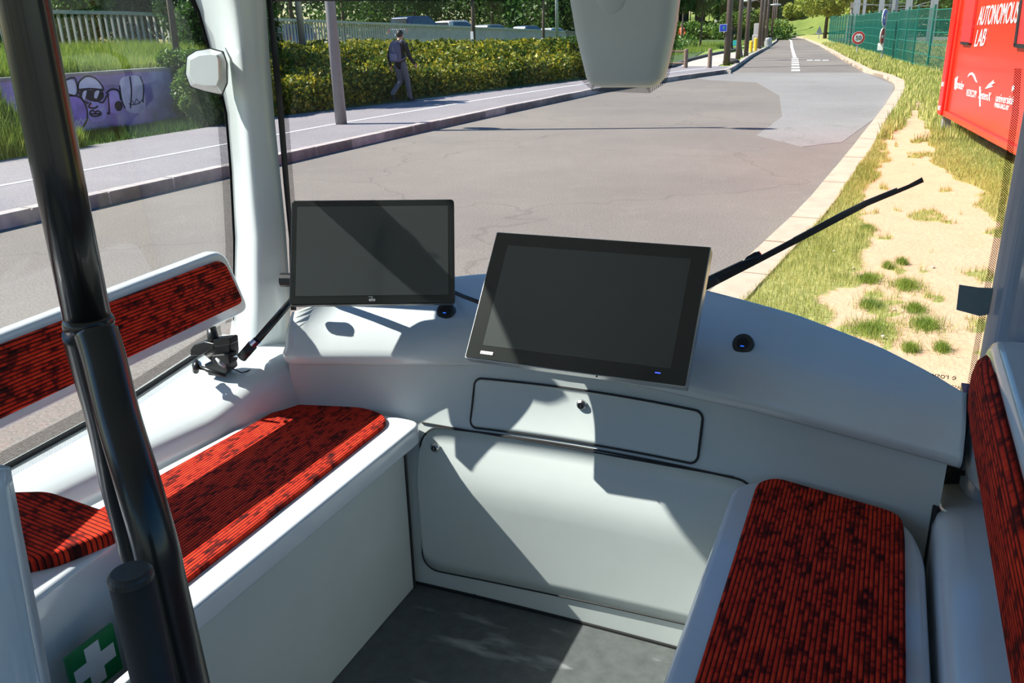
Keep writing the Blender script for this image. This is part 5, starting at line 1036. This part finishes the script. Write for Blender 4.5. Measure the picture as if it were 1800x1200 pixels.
# right backrest
bkr = empty('backrest', (.23, 1.2, 1.1), 'red ribbed backrest in a white frame along the right wall, seen almost edge-on', 'backrest', 'padded backrests on both sides')
xf = .214
def section_pts(y, e):   # frame section in x,z; e shrink at the end
    return [(xf, 1.075+e), (xf-.012, 1.10+e*.8), (xf-.012, 1.24-e*.6), (xf, 1.262-e*.6), (.272, 1.266-e*.6), (.272, 1.07+e)]
b = MB(); b.loft([[(x, y, z) for x, z in section_pts(y, e)] for y, e in ((.1, 0), (1.50, 0), (1.56, .005), (1.595, .02), (1.612, .045), (1.618, .07))], True, True); b.build('back_frame', SHELL, bkr, bevel=.008, seg=3)
cs = []
for y, e in ((.1, 0), (1.2, 0), (1.45, .0), (1.54, .008), (1.585, .025), (1.607, .05), (1.614, .066)):
    bul = .020*(1-(e/.07)**2)+.002
    cs.append([(xf-.010, y, 1.100+e), (xf-.010-bul*.6, y, 1.110+e), (xf-.010-bul, y, 1.135+e*.6), (xf-.010-bul, y, 1.19-e*.2), (xf-.010-bul*.75, y, 1.225-e*.5), (xf-.010, y, 1.243-e*.6)])
b = MB(); b.loft(cs, True, True); b.build('cushion', FAB_Z, bkr, smooth=True)
bq = [HX(px, py, .206) for px, py in ((1708, 730), (1694, 790), (1699, 838), (1716, 862), (1742, 868), (1748, 730))]
b = MB(); b.prism(roundpoly([tuple(v) for v in bq], [0, .02, .03, .03, 0, 0], 5), (.03, 0, 0)); b.build('bracket', SHELL, bkr, bevel=.004)
# ------- monitors
def monitor(label, C_, X_, Y_, W_, H_, th, bez, rad, silver):
    X_ = Vector(X_).normalized(); Y_ = Vector(Y_); Y_ = (Y_-X_*Y_.dot(X_)).normalized(); N_ = X_.cross(Y_); C_ = Vector(C_)
    t_ = empty('monitor', C_-N_*.02, label, 'monitor', 'touch screens on the dashboard')
    Tm = Matrix.Translation(C_) @ Matrix((X_, Y_, N_)).transposed().to_4x4()
    def pl(name, w_, h_, r_, z0, z1, m, cx=0, cy=0, bev=0, parent=t_): b_ = MB(); b_.prism([Tm @ Vector((x+cx, y+cy, z0)) for x, y in rrect(w_, h_, r_)], N_*(z1-z0)); return b_.build(name, m, parent, bevel=bev)
    pl('housing', W_, H_, rad, -th, -.002, silver, bev=.001); pl('front_glass', W_-.004, H_-.004, rad, -.002, .0, BEZEL, bev=.0008)
    pl('rear_cover', W_*.8, H_*.8, .02, -th-.025, -th, BLACKPL, bev=.006)
    pl('screen', W_-2*bez[0], H_-bez[1]-bez[2], .001, .0, .0005, SCREEN, 0, (bez[2]-bez[1])/2)
    return t_, Tm, X_, Y_, N_, pl
m1, T1, X1, Y1, N1, pl1 = monitor('smaller black touch screen on the left, mounted on a clamped arm', (-1.097, 1.66, 1.293), (.904, .427, -.024), (-.187, .444, .876), .390, .256, .026, (.0145, .0165, .021), .008, BLACKPL)
text('maker_name', 'elo', mat('pale_grey_print', (.55, .57, .57), .5), m1, T1 @ Vector((0, -.121, .0006)), X1, Y1, .0125, .0003, 'CENTER')
b = MB(); b.box(-.008, .002, -.1108, -.1102, .0006, .0010, T1); b.build('logo_bar', mat('pale_grey_print', (.5,)*3), m1)
m2, T2, X2, Y2, N2, pl2 = monitor('larger black touch screen with a silver edge, tilted back at the dashboard centre', (-.562, 1.652, 1.220), (1, .002, .002), (-.003, .626, .78), .496, .311, .030, (.037, .032, .034), .003, mat('silver_monitor_edge', (.50, .50, .50), .3, metal=.9))
b = MB(); b.box(-.212, -.182, -.1420, -.1350, .0003, .0012, T2); b.build('name_plate', SW, m2); text('plate_lettering', 'ADVANTECH', BK, m2, T2 @ Vector((-.210, -.1408, .0013)), X2, Y2, .0052, .0001)
b = MB(); b.box(.181, .192, -.1345, -.1325, .0003, .001, T2); b.build('power_light', mat('blue_power_light', (.02, .05, 1), .4, emit=((.05, .1, 1), 1.5)), m2)
for xx in (-.12, .06): b = MB(); b.box(xx-.0015, xx+.0015, -.1585, -.155, -.006, -.003, T2); b.build('edge_screw', BLACKPL, m2)
b = MB(); q = T2 @ Vector((0, -.02, -.05)); b.tube([q, q+Vector((0, .05, -.05)), Vector((q.x, 1.80, 1.09))], [.03, .028, .03], 14); b.build('stand_neck', BLACKPL, m2, smooth=True)
b = MB(); q = T2 @ Vector((0, -.02, -.058)); b.ell(q, (.045, .03, .045), 14, 8); b.build('stand_joint', BLACKPL, m2, smooth=True)
# black cable from behind the left screen to the right one
p0 = HY(795, 512, 1.86); p1 = HY(815, 521, 1.80); p2 = HY(850, 534, 1.76); p3 = HY(900, 545, 1.76)
b = MB(); b.tube([p0+Vector((-.08, 0, .03)), p0, p1, p2, p3], .0055, 8); tag(b.build('cable', BLACKR, smooth=True), 'thick black cable passing from behind the left screen to the tilted screen', 'cable')
# ------- clamp and arm holding the left screen
ca = empty('clamp_arm', (-1.44, 1.5, .93), 'black clamp with lever and jointed arm fixed to the sill, holding the left screen', 'clamp arm')
yA = 1.50
def Pc(px, py, y=yA): return HY(px, py, y)
s1 = Pc(355, 618); s2 = Pc(400, 600); 
def cbox(name, pts, th, m, y=yA, bev=.003): b_ = MB(); b_.prism([Pc(*q, y) for q in pts], (0, th, 0)); return b_.build(name, m, ca, bevel=bev)
cbox('clamp_body', [(352, 602), (372, 598), (402, 596), (404, 622), (402, 640), (372, 636), (356, 622)], .035, BLACKPL)
cbox('clamp_jaw', [(334, 614), (340, 606), (358, 600), (376, 604), (374, 612), (352, 626), (334, 625)], .030, BLACKPL, yA-.008)
cbox('clamp_jaw', [(374, 597), (403, 594), (405, 606), (376, 611)], .030, BLACKPL, yA-.012)
cbox('clamp_plate', [(371, 625), (402, 622), (404, 640), (376, 642)], .03, BLACKR, yA-.012)
cbox('clamp_foot', [(358, 640), (396, 634), (400, 652), (388, 662), (366, 660)], .04, BLACKPL, yA+.0)
b = MB(); b.tube([Pc(346, 641, yA-.02), Pc(346, 641, yA-.035)], .0115, 18); b.build('knob_ring', METAL, ca, smooth=False)
b = MB(); b.tube([Pc(344, 634, yA-.03), Pc(345, 645, yA-.048), Pc(344, 653, yA-.045)], [.006, .0085, .0075], 12); b.build('knob_hub', BLACKPL, ca, smooth=True)
b = MB(); b.tube([Pc(351, 645, yA-.04), Pc(370, 652, yA-.04), Pc(397, 660, yA-.035)], [.0060, .0058, .0045], 8); b.build('lever', BLACKPL, ca, smooth=True)
b = MB(); b.tube([Pc(380, 630, yA-.03), Pc(388, 638, yA-.035), Pc(396, 645, yA-.03)], [.003, .0058, .0035], 8); b.build('small_lever', STEEL, ca, smooth=True)
b = MB(); b.tube([Pc(404, 627), Pc(424, 624)], .0032, 8); b.build('stud', METAL, ca)
b = MB(); b.tube([Pc(372, 576, yA+.02), Pc(374, 590, yA+.01), Pc(376, 600, yA+.01)], [.012, .0135, .015], 14); b.build('post_socket', BLACKPL, ca, smooth=True)
k0, k1_ = Pc(425, 628), Pc(444, 606, yA+.01); b = MB(); b.tube([k0-(k1_-k0)*.05, k0, k1_], [.008, .0125, .0125], 16); b.build('end_knob', BLACKPL, ca, smooth=True)
k2_ = Pc(452, 598, yA+.015); b = MB(); b.tube([k1_, k2_], .0105, 12); b.build('chrome_ring', mat('blue_chrome', (.45, .55, .95), .15, metal=1), ca, smooth=False)
k3 = Pc(504, 538, 1.63); k4 = HY(535, 505, 1.72); b = MB(); b.tube([k2_, k3, k4], .0092, 12); b.build('arm_tube', BLACKP, ca, smooth=True)
b = MB(); b.ell(k4, (.02, .02, .02), 12, 8); b.tube([k4, T1 @ Vector((-.10, .0, -.05))], .012, 10); b.build('arm_joint', BLACKPL, ca, smooth=True)
kk = HY(497, 492, 1.62); b = MB(); b.tube([kk+Vector((-.004, 0, 0)), kk+Vector((.03, .01, 0))], [.018, .018], 12); b.build('side_knob', BLACKPL, ca, smooth=False)
b = MB(); b.tube([Pc(402, 645), Pc(425, 655, 1.53), Pc(447, 648, 1.56), Pc(474, 633, 1.60), Pc(488, 625, 1.64)], .0018, 6); b.build('thin_cable', BLACKR, ca, smooth=True)
# ------- black handrail pole with forked lower part
hp = empty('handrail_pole', (-.76, .6, FL), 'glossy black handrail pole that forks into two curved tubes below a collar', 'handrail')
up = [HY(36, -20, .6), HY(95, 270, .6), HY(155, 565, .6)]; top = up[0]+(up[0]-up[2])*1.0; top.z = CEIL; top.x = up[0].x; r_ = .0235
b = MB(); b.tube([top]+up, r_, 28); b.build('upper_tube', BLACKP, hp, smooth=True)
q = up[2]; b = MB(); b.tube([q+Vector((0, 0, .006)), q+Vector((0, 0, .002)), q+Vector((.0005, 0, -.003)), q+Vector((.001, 0, -.008))], [.0235, .0255, .0262, .0245], 28); b.build('collar', BLACKP, hp, smooth=True)
def spline(P, k=8):
    P = [Vector(p) for p in P]; Q = []
    for i in range(len(P)-1):
        a, p1_, p2_, d = P[max(i-1, 0)], P[i], P[i+1], P[min(i+2, len(P)-1)]
        for j in range(k):
            u = j/k; Q.append(.5*((2*p1_)+(-a+p2_)*u+(2*a-5*p1_+4*p2_-d)*u*u+(-a+3*p1_-3*p2_+d)*u**3))
    return Q+[P[-1]]
tb = spline([HY(170, 585, .590), HY(186, 640, .578), HY(210, 740, .553), HY(243, 850, .525), HY(274, 960, .51), HY(292, 1040, .508), HY(330, 1200, .508)]); l_ = tb[-1].copy(); tb.append(Vector((l_.x+.004, l_.y, FL)))
b = MB(); b.tube(tb, .0215, 26); b.build('fork_tube', BLACKP, hp, smooth=True)
tb = spline([HY(146, 585, .610), HY(160, 640, .622), HY(186, 740, .645), HY(208, 850, .67), HY(232, 940, .685), HY(260, 1040, .69), HY(305, 1200, .69)]); l_ = tb[-1].copy(); tb.append(Vector((l_.x+.004, l_.y, FL)))
b = MB(); b.tube(tb, .0215, 26); b.build('fork_tube', BLACKP, hp, smooth=True)
st = empty('stub_post', (-.6, .45, FL), 'short matt black round post with a flat cap in front of the forked pole', 'post')
c0 = HY(229, 1010, .43); sc_ = .0185; b = MB(); b.tube([c0+Vector((0, 0, -.004)), Vector((c0.x, c0.y, FL))], sc_, 30); b.build('post_tube', BLACKR, st, smooth=True)
b = MB(); b.tube([c0+Vector((0, 0, -.005)), c0+Vector((0, 0, .0)), c0+Vector((0, 0, .0025)), c0+Vector((0, 0, .004))], [sc_+.0006, sc_+.0006, sc_-.001, sc_-.003], 30); b.build('cap', mat('black_cap_plastic', (.02, .022, .024), .4), st, smooth=False)
# ------- wiper outside the windscreen
wpz = empty('windscreen_wiper', (-.1, 2.0, 1.2), 'black windscreen wiper arm and blade lying diagonally outside the glass', 'wiper')
def onw(px, py, d=.02):
    y = 1.95
    for _ in range(50): p_ = HY(px, py, y); y = y*.6+.4*(wyy(p_.x)+d)
    return p_
def wstrip(name, pix, r, m, d=.02): b_ = MB(); b_.tube([onw(*q, d) for q in pix], r, 6); return b_.build(name, m, wpz, smooth=True)
def wbar(name, top_, bot_, m, d, th=.006): 
    b_ = MB(); A_ = [onw(*q, d) for q in top_]; B_ = [onw(*q, d) for q in bot_]; b_.loft([[a_, c_, c_+Vector((0, th, 0)), a_+Vector((0, th, 0))] for a_, c_ in zip(A_, B_)], True, True); return b_.build(name, m, wpz)
WM = mat('black_wiper_metal', (.012, .02, .035), .3, coat=.5)
wbar('blade', [(1222, 508), (1325, 457), (1425, 405), (1525, 354), (1597, 325), (1621, 312)], [(1222, 520), (1325, 467), (1425, 415), (1525, 362), (1597, 332), (1624, 320)], BLACKR, .018)
wbar('spine', [(1222, 497), (1302, 460), (1337, 449), (1390, 421), (1475, 375), (1520, 353), (1577, 330)], [(1222, 512), (1302, 470), (1337, 453), (1390, 427), (1475, 383), (1520, 359), (1577, 336)], WM, .022)
wbar('blade_bridge', [(1394, 418), (1425, 402), (1452, 389)], [(1394, 421), (1425, 405), (1452, 392)], WM, .026); wbar('bridge_pad', [(1418, 405), (1434, 397)], [(1424, 413), (1440, 404)], WM, .026)
wbar('arm', [(1222, 497), (1262, 478), (1305, 458)], [(1222, 508), (1262, 488), (1305, 467)], WM, .034, .01)
wbar('arm_hook', [(1303, 463), (1312, 452), (1325, 444), (1334, 442), (1338, 447)], [(1306, 466), (1318, 458), (1328, 451), (1336, 449), (1340, 450)], WM, .040, .006)
# ------- blue-grey sticker on the windscreen's right edge
b = MB(); S4 = [onw(px, py, -.014) for px, py in ((1686, 500), (1720, 505), (1746, 506), (1745, 515), (1738, 552), (1722, 555), (1681, 544))]; b.prism(S4, (0, -.0012, 0)); tag(b.build('window_sticker', mat('blue_grey_film', (.085, .14, .17), .45)), 'blue-grey square sticker at the right edge of the windscreen', 'sticker')
